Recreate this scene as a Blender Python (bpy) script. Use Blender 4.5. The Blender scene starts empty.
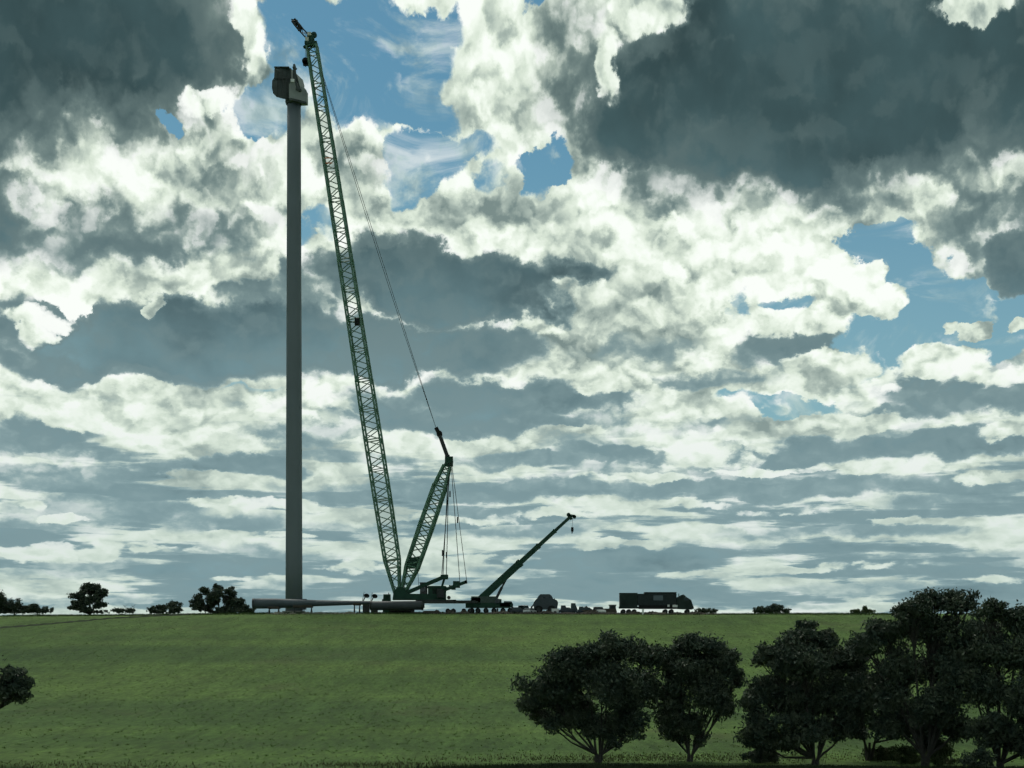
import bpy, math, random
import numpy as np
from mathutils import Vector, Matrix
R = math.radians
random.seed(7)
SC = bpy.context.scene
COL = SC.collection
# ------------------------------------------------------------------ camera
F = 1600.0            # focal length in pixels of a 1024 px wide frame
YH = 680.0            # eye level
cam_d = bpy.data.cameras.new('camera'); cam = bpy.data.objects.new('camera', cam_d); COL.objects.link(cam)
cam_d.sensor_width = 36; cam_d.lens = 36*F/1024; cam_d.shift_y = (YH-384)/1024
cam_d.clip_start = .3; cam_d.clip_end = 20000
cam.location = (0, 0, 0); cam.rotation_euler = (R(90), 0, 0)
SC.camera = cam
# ------------------------------------------------------------------ view
SC.view_settings.view_transform = 'Standard'; SC.view_settings.look = 'None'
SC.view_settings.exposure = 0; SC.view_settings.gamma = 1
SC.view_settings.use_curve_mapping = False
SUN_EL, SUN_AZ = 54, -22          # ahead of the camera and to its left, high
# ------------------------------------------------------------------ sun
sd = bpy.data.lights.new('sun', 'SUN'); so = bpy.data.objects.new('sun', sd); COL.objects.link(so)
sd.energy = 1.5; sd.angle = R(14); sd.color = (1, .96, .86)
sv = Vector((math.sin(R(SUN_AZ))*math.cos(R(SUN_EL)), math.cos(R(SUN_AZ))*math.cos(R(SUN_EL)), math.sin(R(SUN_EL))))
so.rotation_euler = sv.to_track_quat('Z', 'Y').to_euler(); so.location = (0, 0, 200)
# ------------------------------------------------------------------ sky
W = bpy.data.worlds.new('World'); SC.world = W; W.use_nodes = True
NT = W.node_tree; NT.nodes.clear()
WS = .10
def nd(t, **k):
    n = NT.nodes.new(t)
    for a, b in k.items(): setattr(n, a, b)
    return n
def put(sock, v):
    if isinstance(v, bpy.types.NodeSocket): NT.links.new(v, sock)
    elif v is not None: sock.default_value = v
def M(op, a, b=None, c=None, clamp=False):
    n = nd('ShaderNodeMath', operation=op, use_clamp=clamp)
    put(n.inputs[0], a); put(n.inputs[1], b); put(n.inputs[2], c); return n.outputs[0]
def V(op, a, b=None, s=None):
    n = nd('ShaderNodeVectorMath', operation=op); put(n.inputs[0], a); put(n.inputs[1], b)
    if s is not None: put(n.inputs['Scale'], s)
    return n.outputs['Value'] if op in ('LENGTH', 'DOT_PRODUCT') else n.outputs[0]
def XYZ(x, y, z=0.0):
    n = nd('ShaderNodeCombineXYZ'); put(n.inputs[0], x); put(n.inputs[1], y); put(n.inputs[2], z); return n.outputs[0]
def SEP(v):
    n = nd('ShaderNodeSeparateXYZ'); put(n.inputs[0], v); return n.outputs
def NOISE(vec, sc, det, rough=.55, lac=2.0, dist=0.0, col=False):
    n = nd('ShaderNodeTexNoise', noise_dimensions='3D'); put(n.inputs['Vector'], vec)
    n.inputs['Scale'].default_value = sc; n.inputs['Detail'].default_value = det
    n.inputs['Roughness'].default_value = rough; n.inputs['Lacunarity'].default_value = lac
    n.inputs['Distortion'].default_value = dist
    return n.outputs['Color'] if col else n.outputs['Fac']
def RNG(v, a, b, c=0.0, d=1.0, smooth=True):
    n = nd('ShaderNodeMapRange', interpolation_type='SMOOTHSTEP' if smooth else 'LINEAR')
    put(n.inputs[0], v)
    for i, x in zip((1, 2, 3, 4), (a, b, c, d)): put(n.inputs[i], x)
    return n.outputs[0]
def lin(c): return tuple(((x/255)/12.92 if x/255 <= .04045 else ((x/255+.055)/1.055)**2.4) for x in c)
def MIX(f, a, b):
    n = nd('ShaderNodeMix', data_type='RGBA'); put(n.inputs[0], f)
    for i, x in ((6, a), (7, b)): put(n.inputs[i], x if isinstance(x, bpy.types.NodeSocket) else (*lin(x), 1))
    return n.outputs[2]
def RAMP(f, stops):
    n = nd('ShaderNodeValToRGB'); put(n.inputs[0], f); e = n.color_ramp.elements
    e[0].position = stops[0][0]; e[0].color = (*lin(stops[0][1]), 1)
    e[1].position = stops[-1][0]; e[1].color = (*lin(stops[-1][1]), 1)
    for p, c in stops[1:-1]:
        x = e.new(p); x.color = (*lin(c), 1)
    return n.outputs[0]
def uv(px, py):        # a direction given as azimuth and elevation, 16 units per radian
    az = math.atan((px-512)/F); el = math.atan((YH-py)/F*math.cos(az))
    return az*16, el*16
def blobs(vec, lst, soft=.6):
    """largest of a list of soft ellipses (x, y, rx, ry, strength[, softness[, tilt in degrees]])"""
    out = None
    for i, b in enumerate(lst):
        x, y, rx, ry, st = b[:5]; sf = b[5] if len(b) > 5 and b[5] else soft; rot = b[6] if len(b) > 6 else 0
        cx, cy = uv(x, y)
        if i % 5 == 0 and out is not None:   # a negligible link to the blobs before keeps the evaluation in sequence
            q = nd('ShaderNodeVectorMath', operation='MULTIPLY_ADD'); put(q.inputs[0], out)
            q.inputs[1].default_value = (1e-6, 1e-6, 1e-6); put(q.inputs[2], vec); vec = q.outputs[0]
        if rot:
            m = nd('ShaderNodeMapping', vector_type='TEXTURE'); put(m.inputs[0], vec)
            m.inputs[1].default_value = (cx, cy, 0); m.inputs[2].default_value = (0, 0, R(rot))
            m.inputs[3].default_value = (rx/100, ry/100, 1)
        else:
            m = nd('ShaderNodeVectorMath', operation='MULTIPLY_ADD'); put(m.inputs[0], vec)
            m.inputs[1].default_value = (100/rx, 100/ry, 0); m.inputs[2].default_value = (-cx*100/rx, -cy*100/ry, 0)
        k = RNG(V('LENGTH', m.outputs[0]), 1+sf, 1-sf, 0.0, float(st))
        out = k if out is None else M('MAXIMUM', out, k)
    return out
tc = nd('ShaderNodeTexCoord')
dx, dy, dz = SEP(V('NORMALIZE', tc.outputs['Generated']))
AZ = M('MULTIPLY', M('ARCTAN2', dx, dy), 16.0)
EL = M('MULTIPLY', M('ARCSINE', dz), 16.0)
ELp = M('MAXIMUM', EL, .05)
NV = M('MULTIPLY', M('LOGARITHM', M('ADD', ELp, 1.3), math.e), 3.5)
NC = XYZ(M('MULTIPLY', AZ, .62), NV)                 # cloud coordinates: flatter and finer towards the horizon
P0 = XYZ(AZ, EL)
SY = RNG(EL, 0.5, 4.5, .16, 1.0, False)
w1 = V('SUBTRACT', NOISE(NC, 1.5, 7, .56, col=True), (.5, .5, .5))
w1x, w1y, w1z = SEP(w1)
w2 = V('SUBTRACT', NOISE(V('ADD', NC, (31, 7, 3)), 4.2, 6, .6, col=True), (.5, .5, .5))
w2x, w2y, w2z = SEP(w2)
def PUFF(vec, sc):
    n = nd('ShaderNodeTexVoronoi', voronoi_dimensions='2D', feature='SMOOTH_F1', normalize=False); put(n.inputs['Vector'], vec)
    n.inputs['Scale'].default_value = sc; n.inputs['Smoothness'].default_value = .35
    n.inputs['Detail'].default_value = 2.0; n.inputs['Roughness'].default_value = .55
    return M('SUBTRACT', .86, n.outputs['Distance'])
NW = V('ADD', NC, XYZ(M('MULTIPLY', w2x, .34), M('MULTIPLY', w2y, .34)))
pf1 = PUFF(NW, 3.4); pf2 = PUFF(V('ADD', NW, (.015, .075, 0)), 3.4)
def warp(a1, a2):
    ox = M('ADD', M('MULTIPLY', w1x, a1), M('MULTIPLY', w2x, a2*.75))
    oy = M('MULTIPLY', M('ADD', M('MULTIPLY', w1y, a1), M('MULTIPLY', w2y, a2*.75)), SY)
    return V('ADD', P0, XYZ(ox, oy))
PD = warp(1.1, .55)     # dark masses
PB = warp(.9, .7)       # blue gaps
PL = warp(.5, .6)       # small bright heads
DARK = [  # x, y, rx, ry, strength, softness, tilt
 (40, 22, 200, 92, 1.0, .62), (150, 45, 85, 58, .62, .6), (60, 88, 120, 32, .6, .6), (-80, 60, 150, 90, .95),
 (850, 78, 250, 98, 1.0, .6, 4), (725, 65, 115, 80, .85, .55, 20), (990, 55, 150, 85, .8, .6), (800, 138, 160, 44, .85, .45),
 (640, 118, 62, 46, .85, .5, 20), (572, 45, 32, 45, .36, .6, -15), (700, 185, 90, 26, .38, .6),
 (60, 228, 150, 34, .5, .6), (200, 225, 90, 26, .42, .6), (-60, 215, 120, 50, .6), (235, 165, 60, 32, .3, .7),
 (370, 168, 40, 24, .33, .7),
 (200, 338, 190, 38, .78, .28), (60, 330, 90, 30, .62, .4), (290, 300, 70, 30, .5, .5), (100, 365, 130, 18, .6, .35),
 (440, 285, 125, 36, .80, .22), (560, 295, 65, 26, .72, .25), (395, 262, 60, 22, .6, .4),
 (400, 350, 150, 26, .72, .28), (500, 345, 60, 18, .6, .35),
 (500, 400, 110, 22, .64, .3), (390, 405, 55, 20, .5, .35), (470, 425, 150, 13, .56, .4), (600, 400, 40, 18, .5),
 (985, 215, 50, 55, .42, .6, -20), (1015, 262, 40, 26, .7, .4, -20), (1090, 230, 70, 90, .75),
 (790, 350, 52, 22, .55, .35), (700, 378, 90, 10, .42, .5), (640, 350, 60, 20, .25, .8),
 (925, 385, 40, 22, .5, .4, 20), (985, 402, 70, 22, .58, .3), (900, 412, 60, 12, .45, .5), (990, 365, 30, 12, .35),
 (800, 452, 110, 14, .55, .35), (930, 450, 120, 14, .58, .3), (700, 425, 30, 16, .35, .6),
 (640, 455, 90, 10, .5, .4), (560, 462, 120, 9, .45, .4), (520, 492, 180, 11, .55, .4), (760, 488, 200, 11, .55, .35),
 (660, 470, 70, 6, .35), (960, 500, 90, 10, .45), (35, 432, 60, 17, .55, .4), (30, 470, 55, 12, .5, .4),
 (110, 512, 95, 17, .45, .4), (20, 530, 80, 14, .42), (250, 468, 70, 11, .55, .35), (300, 440, 50, 12, .4), (220, 525, 70, 12, .4),
 (60, 568, 130, 9, .38), (230, 555, 120, 8, .38), (330, 590, 140, 10, .36), (350, 530, 90, 8, .4), (340, 490, 60, 8, .35),
 (520, 530, 120, 9, .42), (600, 575, 130, 9, .4), (700, 548, 150, 8, .4), (850, 530, 140, 8, .42), (830, 590, 160, 9, .38),
 (960, 560, 110, 9, .4), (500, 590, 60, 9, .35), (100, 600, 160, 6, .35), (720, 602, 160, 6, .33)]
BLUE = [
 (365, 50, 82, 62, 1.0, .28), (300, 40, 42, 50, 1.0, .3), (262, 118, 28, 20, 1.0, .35), (290, 105, 25, 35, .9, .4),
 (400, 95, 60, 26, 1.0, .3, -18), (172, 120, 16, 9, .9, .4), (350, 112, 60, 18, .9),
 (425, 165, 34, 34, 1.0, .3), (405, 192, 22, 16, .95), (455, 145, 40, 14, .8), (430, 60, 22, 34, .85),
 (500, 175, 30, 14, .62), (540, 155, 30, 16, .95, .3), (555, 172, 20, 16, .95, .35), (545, 5, 14, 8, .7),
 (318, 232, 16, 16, .7), (298, 240, 14, 20, .65), (400, 12, 60, 14, 1.0), (340, 2, 40, 10, .9),
 (880, 245, 34, 18, 1.0, .3), (930, 285, 46, 30, 1.0, .3, -30), (915, 325, 70, 36, 1.0, .25), (990, 325, 80, 30, 1.0, .25), (865, 352, 34, 20, 1.0),
 (860, 345, 26, 14, .9), (1010, 345, 40, 14, .9), (970, 285, 30, 12, .8, .3, -30),
 (745, 302, 12, 18, .75), (785, 300, 20, 8, .75), (795, 404, 48, 11, .95, .3), (740, 398, 40, 6, .7), (735, 310, 8, 10, .6),
 (235, 392, 40, 6, .5), (110, 20, 1, 1, .1)]
GENM = M('MAXIMUM', RNG(M('ABSOLUTE', AZ), 5.2, 7.0), RNG(EL, 6.9, 8.2))
LIGHT = [(648, 14, 48, 26, .9, .5), (610, 60, 14, 36, .8, .6), (252, 45, 18, 50, .75, .6), (215, 100, 30, 14, .8, .5), (978, 6, 36, 14, .95, .4), (655, 8, 24, 14, .6),   # bright heads that stand in front of the dark bands
 (70, 295, 30, 12, 1.0, .3), (35, 315, 30, 12, .9), (160, 306, 10, 9, .95, .4), (40, 330, 14, 14, .7),
 (150, 285, 45, 7, .6), (230, 275, 60, 14, .9), (100, 420, 60, 12, .8), (55, 519, 22, 5, .95, .35), (30, 505, 10, 5, .7),
 (170, 395, 140, 12, .8), (50, 555, 80, 8, .75), (500, 203, 75, 20, .9), (640, 300, 90, 24, .9), (610, 232, 90, 22, .7),
 (870, 300, 40, 20, .95, .3), (975, 325, 14, 9, .95, .3, 0), (1022, 324, 16, 6, .95, .3), (955, 322, 10, 6, .8),
 (805, 325, 50, 14, .85), (830, 368, 50, 18, .95, .3), (945, 360, 46, 20, .95, .3), (1000, 378, 40, 10, .85), (900, 380, 20, 12, .8),
 (965, 348, 6, 6, .9), (835, 425, 80, 12, .9, .3), (700, 450, 60, 22, .75), (690, 410, 60, 14, .8), (610, 385, 40, 12, .8),
 (440, 445, 90, 5, .85, .35), (380, 400, 1, 1, .1), (575, 432, 40, 4, .7), (640, 478, 60, 5, .7), (1000, 435, 30, 8, .85),
 (780, 470, 90, 4, .7, .4), (900, 470, 60, 5, .75), (990, 480, 50, 6, .8), (260, 505, 80, 7, .85, .4), (210, 480, 60, 8, .7), (340, 470, 40, 5, .6),
 (440, 520, 60, 5, .7), (260, 535, 60, 4, .8, .4), (365, 568, 60, 8, .8, .5), (140, 550, 60, 5, .6), (660, 505, 60, 5, .75), (620, 545, 60, 5, .75),
 (560, 515, 60, 6, .7), (800, 510, 70, 5, .7), (930, 520, 80, 5, .75), (980, 540, 60, 5, .7), (700, 575, 40, 4, .75), (790, 570, 50, 4, .8),
 (480, 560, 60, 6, .6), (1000, 580, 50, 5, .6), (880, 565, 60, 5, .6), (250, 578, 60, 4, .5), (50, 590, 60, 4, .5)]
DARK = [(b[0], b[1], b[2], b[3], min(1, b[4]*1.14), *b[5:]) for b in DARK]
Db = blobs(PD, DARK)
Bb = blobs(PB, BLUE)
Lb = blobs(PL, LIGHT)
# the unseen rest of the sky: broken cloud, its darkness shaped to dim camera-facing sides
gen = NOISE(V('ADD', NC, (3, 11, 5)), .45, 4, .5)
Dg = M('MULTIPLY', RNG(gen, .40, .60, .2, .85), GENM)
Bg = M('MULTIPLY', RNG(NOISE(V('ADD', NC, (53, 1, 5)), .6, 6, .55), .60, .68), GENM)
# streaks low over the horizon
st = NOISE(XYZ(M('MULTIPLY', AZ, .34), M('MULTIPLY', EL, 3.1), 4.0), 1.7, 6, .55)
low = RNG(EL, 3.4, 1.2, 0.0, 1.0)
Ds = M('MULTIPLY', RNG(st, .42, .56, 0.0, .72), low)
D = M('MAXIMUM', M('MAXIMUM', Db, Dg), Ds)
fb = M('ADD', M('ADD', M('MULTIPLY', w1z, 1.0), M('MULTIPLY', w2z, .6)), M('MULTIPLY', pf1, RNG(EL, 1.2, 3.8, -.18, -.48)))
D = M('ADD', D, M('MULTIPLY', fb, M('MULTIPLY', M('SUBTRACT', .62, M('MULTIPLY', M('ABSOLUTE', M('SUBTRACT', D, .35)), .75)), RNG(EL, 5.0, 6.0, 1.0, .62))), clamp=True)
D = M('MULTIPLY', D, M('SUBTRACT', 1.0, M('MULTIPLY', M('MULTIPLY', RNG(Lb, 0.0, .25), .85), RNG(M('ADD', Lb, M('ADD', M('MULTIPLY', w2z, .8), M('MULTIPLY', pf1, .7))), .34, .84))))
B = M('MAXIMUM', Bb, Bg)
bm_ = RNG(M('ADD', B, M('ADD', M('ADD', M('MULTIPLY', w2x, .6), M('MULTIPLY', w1z, .5)), M('MULTIPLY', pf1, -.6))), .32, .70)
veil = NOISE(XYZ(M('MULTIPLY', AZ, .8), M('MULTIPLY', EL, 1.3), 8.0), 1.3, 6, .62, dist=.8)
bm_ = M('MULTIPLY', bm_, RNG(veil, .70, .46, .45, 1.0))
bm_ = M('MULTIPLY', M('MULTIPLY', bm_, RNG(B, .02, .25)), RNG(Lb, .75, .45))
# relief of the lit cloud: tops catch the light, undersides do not
n1 = NOISE(NC, 1.9, 6, .55, dist=.25); n2 = NOISE(V('ADD', NC, (.05, .16, 0)), 1.9, 6, .55, dist=.25)
emb = M('SUBTRACT', n1, n2)
n3 = NOISE(V('ADD', NC, (9, 2, 0)), .9, 3, .5)
relief = RNG(EL, 1.0, 3.5, .7, 1.4)
lit = M('ADD', M('ADD', M('ADD', .66, M('MULTIPLY', M('SUBTRACT', pf1, pf2), RNG(EL, 1.0, 3.5, .45, .85))), M('MULTIPLY', emb, relief)), M('ADD', M('MULTIPLY', M('SUBTRACT', n1, .5), .8), M('MULTIPLY', M('SUBTRACT', n3, .5), 1.5)), clamp=True)
white = RAMP(lit, [(0, (122, 141, 138)), (.3, (168, 184, 175)), (.6, (218, 231, 215)), (.85, (243, 252, 240)), (1, (251, 255, 250))])
white = MIX(RNG(EL, 3.6, .9, 0.0, .5), white, (182, 202, 196))
darkc_hi = (60, 83, 86); darkc_lo = (116, 146, 153)
darkcol = MIX(RNG(EL, 5.6, 1.4), darkc_hi, darkc_lo)
midcol = MIX(RNG(EL, 5.6, 1.4), (122, 141, 137), (144, 170, 173))
Dm = M('SUBTRACT', D, M('MULTIPLY', M('SUBTRACT', lit, .6), M('MULTIPLY', RNG(D, .1, .45), .30)))
k1 = RNG(Dm, .10, .50); k2 = RNG(Dm, .36, .95)
dv = M('ADD', 1.05, M('MULTIPLY', M('ADD', M('MULTIPLY', M('SUBTRACT', n3, .5), 1.4), M('MULTIPLY', w1y, 1.0)), 1.2))
k2a = RNG(Dm, .34, .66); k2b = RNG(Dm, .60, 1.0)
softdark = MIX(RNG(EL, 5.6, 1.4), (90, 110, 110), (126, 153, 158))
cloud = MIX(k2b, MIX(k2a, MIX(k1, white, midcol), softdark), V('SCALE', darkcol, s=dv))
# blue seen through the gaps
SKY = nd('ShaderNodeTexSky', sky_type='NISHITA'); SKY.sun_disc = False
SKY.sun_elevation = R(SUN_EL); SKY.sun_rotation = R(SUN_AZ)
SKY.air_density = 1.2; SKY.dust_density = .6; SKY.ozone_density = 1.5
tint = nd('ShaderNodeVectorMath', operation='MULTIPLY'); put(tint.inputs[0], SKY.outputs[0]); tint.inputs[1].default_value = (.31, .56, .58)
hz = nd('ShaderNodeMix', data_type='RGBA'); put(hz.inputs[0], RNG(EL, 6.0, 2.0, .02, .34)); put(hz.inputs[6], tint.outputs[0])
hz.inputs[7].default_value = tuple(c/WS for c in lin((170, 200, 200)))+(1,); skyc = hz.outputs[2]
cl10 = V('SCALE', cloud, s=1/WS)
n = nd('ShaderNodeMix', data_type='RGBA'); put(n.inputs[0], bm_); put(n.inputs[6], cl10); put(n.inputs[7], skyc)
bg = nd('ShaderNodeBackground'); put(bg.inputs[0], n.outputs[2]); bg.inputs[1].default_value = WS
ow = nd('ShaderNodeOutputWorld'); NT.links.new(bg.outputs[0], ow.inputs[0])
W.cycles.sampling_method = 'MANUAL'; W.cycles.sample_map_resolution = 512
SC.cycles.use_adaptive_sampling = True; SC.cycles.adaptive_threshold = .03; SC.cycles.adaptive_min_samples = 6
SC.cycles.max_bounces = 4; SC.cycles.diffuse_bounces = 2; SC.cycles.glossy_bounces = 2; SC.cycles.transparent_max_bounces = 4
SC.cycles.caustics_reflective = False; SC.cycles.caustics_refractive = False
#@@STRUCTURE
# ------------------------------------------------------------------ materials
MATS = {}
def mat(name, col, rough=.7, metal=0.0, var=.0, vscale=3.0, spec=.3, col2=None, trans=0.0, bump=0.0, coat=0.0):
    if name in MATS: return MATS[name]
    m = bpy.data.materials.new(name); m.use_nodes = True; t = m.node_tree
    p = t.nodes['Principled BSDF']; p.inputs['Roughness'].default_value = rough; p.inputs['Metallic'].default_value = metal
    p.inputs['Specular IOR Level'].default_value = spec; p.inputs['Coat Weight'].default_value = coat
    c2 = col2 or tuple(c*(1-var) for c in col)
    if trans: p.inputs['Transmission Weight'].default_value = trans
    tcn = t.nodes.new('ShaderNodeTexCoord'); nz = t.nodes.new('ShaderNodeTexNoise')
    nz.inputs['Scale'].default_value = vscale; nz.inputs['Detail'].default_value = 6
    t.links.new(tcn.outputs['Object'], nz.inputs['Vector'])
    r = t.nodes.new('ShaderNodeValToRGB'); r.color_ramp.elements[0].position = .35; r.color_ramp.elements[1].position = .65
    r.color_ramp.elements[0].color = (*c2, 1); r.color_ramp.elements[1].color = (*col, 1)
    t.links.new(nz.outputs['Fac'], r.inputs[0]); t.links.new(r.outputs[0], p.inputs['Base Color'])
    if bump:
        b = t.nodes.new('ShaderNodeBump'); b.inputs['Strength'].default_value = bump
        t.links.new(nz.outputs['Fac'], b.inputs['Height']); t.links.new(b.outputs[0], p.inputs['Normal'])
    MATS[name] = m; return m
GREEN = mat('crane_green_paint', (.13, .25, .18), .55, var=.3, vscale=.6)
TRKG = mat('truck_green_paint', (.018, .038, .034), .55, var=.4, vscale=.5)
DKGREEN = mat('dark_green_paint', (.014, .06, .038), .6, var=.3, vscale=.8)
BLACK = mat('black_rubber', (.015, .016, .017), .9)
STEEL = mat('dark_steel', (.05, .055, .055), .5, .3, var=.3)
TOWER = mat('tower_paint', (.17, .20, .225), .6, var=.10, vscale=.12)
NACELLE = mat('nacelle_shell', (.34, .36, .35), .6, var=.2, vscale=.4)
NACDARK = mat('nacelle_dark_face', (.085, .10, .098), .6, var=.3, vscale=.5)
BLADEM = mat('blade_shell', (.085, .105, .125), .6, var=.15, vscale=.2)
SECT = mat('steel_section_paint', (.07, .08, .09), .6, var=.25, vscale=.4)
WHITE = mat('white_paint', (.78, .79, .77), .35, coat=.3)
WOOD = mat('timber', (.09, .08, .065), .85, var=.4)
GLASS = mat('dark_glass', (.02, .028, .03), .12, spec=.6)
ORANGE = mat('orange_marking', (.6, .2, .08), .6)
GREYB = mat('grey_blue_paint', (.06, .075, .09), .5, var=.2)
ROPE = mat('wire_rope', (.06, .065, .065), .6, .4)
RED = mat('red_paint', (.3, .04, .03), .5)
BROWN = mat('brown_canvas', (.05, .045, .04), .8, var=.3)
# ------------------------------------------------------------------ helpers
def at(px, py, D): return Vector(((px-512)/F*D, D, (YH-py)/F*D))
def link(name, verts, faces, material=None, parent=None, smooth=False):
    me = bpy.data.meshes.new(name); me.from_pydata([tuple(v) for v in verts], [], faces); me.update()
    o = bpy.data.objects.new(name, me); COL.objects.link(o)
    if material: me.materials.append(material)
    if smooth: me.polygons.foreach_set('use_smooth', [True]*len(me.polygons))
    if parent is not None:
        o.parent = parent
    return o
def tag(o, label=None, cat=None, group=None, kind=None):
    for k, v in (('label', label), ('category', cat), ('group', group), ('kind', kind)):
        if v: o[k] = v
    return o
def thing(name, loc, label, cat, group=None, rz=0):
    o = bpy.data.objects.new(name, None); COL.objects.link(o); o.location = loc; o.rotation_euler.z = rz
    o.empty_display_size = .5
    return tag(o, label, cat, group)
class MB:
    """collects shapes into one mesh; org is subtracted so that parts are local to their thing"""
    def __init__(s, org=(0, 0, 0)): s.v = []; s.f = []; s.o = Vector(org)
    def add(s, vs, fs):
        n = len(s.v); s.v += [Vector(v)-s.o for v in vs]; s.f += [tuple(i+n for i in f) for f in fs]; return s
    def box(s, c, d, rz=0, ch=0.0, taper=(1, 1)):
        x, y, z = d[0]/2, d[1]/2, d[2]/2; c = Vector(c); m = Matrix.Rotation(rz, 3, 'Z')
        if ch <= 0:
            pts = [(-x, -y), (x, -y), (x, y), (-x, y)]
        else:
            pts = [(-x+ch, -y), (x-ch, -y), (x, -y+ch), (x, y-ch), (x-ch, y), (-x+ch, y), (-x, y-ch), (-x, -y+ch)]
        n = len(pts)
        vs = [c+m@Vector((a, b, -z)) for a, b in pts]+[c+m@Vector((a*taper[0], b*taper[1], z)) for a, b in pts]
        return s.add(vs, [tuple(range(n))[::-1], tuple(range(n, 2*n))]+[(i, (i+1) % n, n+(i+1) % n, n+i) for i in range(n)])
    def tube(s, p, q, r0, r1=None, n=6, cap=True):
        p = Vector(p); q = Vector(q); r1 = r0 if r1 is None else r1
        d = (q-p).normalized(); a = d.orthogonal().normalized(); b = d.cross(a)
        ring = lambda c, r: [c+(a*math.cos(t)+b*math.sin(t))*r for t in [2*math.pi*i/n+math.pi/n for i in range(n)]]
        fs = [(i, (i+1) % n, n+(i+1) % n, n+i) for i in range(n)]
        if cap: fs += [tuple(range(n))[::-1], tuple(range(n, 2*n))]
        return s.add(ring(p, r0)+ring(q, r1), fs)
    def path(s, pts, rs, n=6):
        for i in range(len(pts)-1): s.tube(pts[i], pts[i+1], rs[i], rs[i+1], n)
        return s
    def prism(s, poly, y0, y1):
        """outline in x, z extruded along y"""
        n = len(poly)
        vs = [(a, y0, b) for a, b in poly]+[(a, y1, b) for a, b in poly]
        return s.add(vs, [tuple(range(n)), tuple(range(n, 2*n))[::-1]]+[(i, n+i, n+(i+1) % n, (i+1) % n) for i in range(n)])
    def beam(s, p, q, w, h):
        """rectangular beam from p to q, w across, h high"""
        p = Vector(p); q = Vector(q); d = (q-p).normalized(); a = Vector((-d.y, d.x, 0))
        a = Vector((0, 1, 0)) if a.length < 1e-4 else a.normalized(); b = d.cross(a)
        k = [(-1, -1), (1, -1), (1, 1), (-1, 1)]
        return s.add([p+a*i*w/2+b*j*h/2 for i, j in k]+[q+a*i*w/2+b*j*h/2 for i, j in k],
                     [(3, 2, 1, 0), (4, 5, 6, 7)]+[(i, (i+1) % 4, 4+(i+1) % 4, 4+i) for i in range(4)])
    def build(s, name, m, parent=None, smooth=False): return link(name, s.v, s.f, m, parent, smooth)
# ------------------------------------------------------------------ terrain
PY = np.array([-200, 0, 40, 80, 107, 150, 200, 250, 300, 340, 372, 386, 400, 450, 600, 1000, 2000, 6000.])
PZ = np.array([-2.5, -1.8, -4.5, -5.5, -5.55, -4.2, -1.2, 3.3, 8.2, 12.3, 15.35, 16.05, 16.25, 16.3, 15.0, 8.0, 0, -20.])
_h = np.diff(PY); _d = np.diff(PZ)/_h; _m = np.zeros(len(PY)); _m[0] = _d[0]; _m[-1] = _d[-1]
for i in range(1, len(PY)-1):
    if _d[i-1]*_d[i] > 0: _m[i] = (_h[i-1]+_h[i])/(_h[i-1]/_d[i]+_h[i]/_d[i-1])
def prof(y):
    y = np.clip(np.asarray(y, float), PY[0], PY[-1]); i = np.clip(np.searchsorted(PY, y)-1, 0, len(PY)-2)
    t = (y-PY[i])/_h[i]
    return PZ[i]*(1+2*t)*(1-t)**2+_m[i]*_h[i]*t*(1-t)**2+PZ[i+1]*t*t*(3-2*t)+_m[i+1]*_h[i]*t*t*(t-1)
def gz(x, y):
    x = np.asarray(x, float); y = np.asarray(y, float)
    w = np.clip((y-120)/150, 0, 1)
    return prof(y)+.12*np.sin(x/23+y/31)*np.sin(y/17+1)+.05*np.sin(x/7.3+1)*np.sin(y/5.1)-w*np.clip(-x-60, 0, 200)*.008-w*np.clip(x-60, 0, 200)*.004
def G(x, y): return float(gz(x, y))
def hit(px, py):
    """the ground point seen at a place of the photograph"""
    for D in np.arange(60, 380, .25):
        if G((px-512)/F*D, D) >= (YH-py)/F*D: return D
    return 380
xs = np.concatenate([np.linspace(-6000, -320, 18), np.linspace(-300, 300, 161), np.linspace(320, 6000, 18)])
ys = np.concatenate([np.linspace(-200, 60, 30), np.linspace(62, 420, 200), np.linspace(430, 1000, 24), np.linspace(1100, 6000, 16)])
X, Y = np.meshgrid(xs, ys); Z = gz(X, Y); nx, ny = len(xs), len(ys)
gv = np.stack([X, Y, Z], -1).reshape(-1, 3).tolist()
gf = [(j*nx+i, j*nx+i+1, (j+1)*nx+i+1, (j+1)*nx+i) for j in range(ny-1) for i in range(nx-1)]
gm = bpy.data.materials.new('paddock_grass'); gm.use_nodes = True; t = gm.node_tree; p = t.nodes['Principled BSDF']
p.inputs['Roughness'].default_value = .9; p.inputs['Specular IOR Level'].default_value = .1
ge = t.nodes.new('ShaderNodeNewGeometry')
def gn(sc, stretch, det=6, rough=.6):
    mp = t.nodes.new('ShaderNodeMapping'); mp.inputs['Scale'].default_value = stretch; t.links.new(ge.outputs['Position'], mp.inputs[0])
    n_ = t.nodes.new('ShaderNodeTexNoise'); n_.inputs['Scale'].default_value = sc; n_.inputs['Detail'].default_value = det
    n_.inputs['Roughness'].default_value = rough; t.links.new(mp.outputs[0], n_.inputs['Vector']); return n_.outputs['Fac']
def gramp(f, a, b, p0, p1):
    r = t.nodes.new('ShaderNodeValToRGB'); r.color_ramp.elements[0].position = p0; r.color_ramp.elements[1].position = p1
    r.color_ramp.elements[0].color = (*a, 1); r.color_ramp.elements[1].color = (*b, 1); t.links.new(f, r.inputs[0]); return r.outputs[0]
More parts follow.
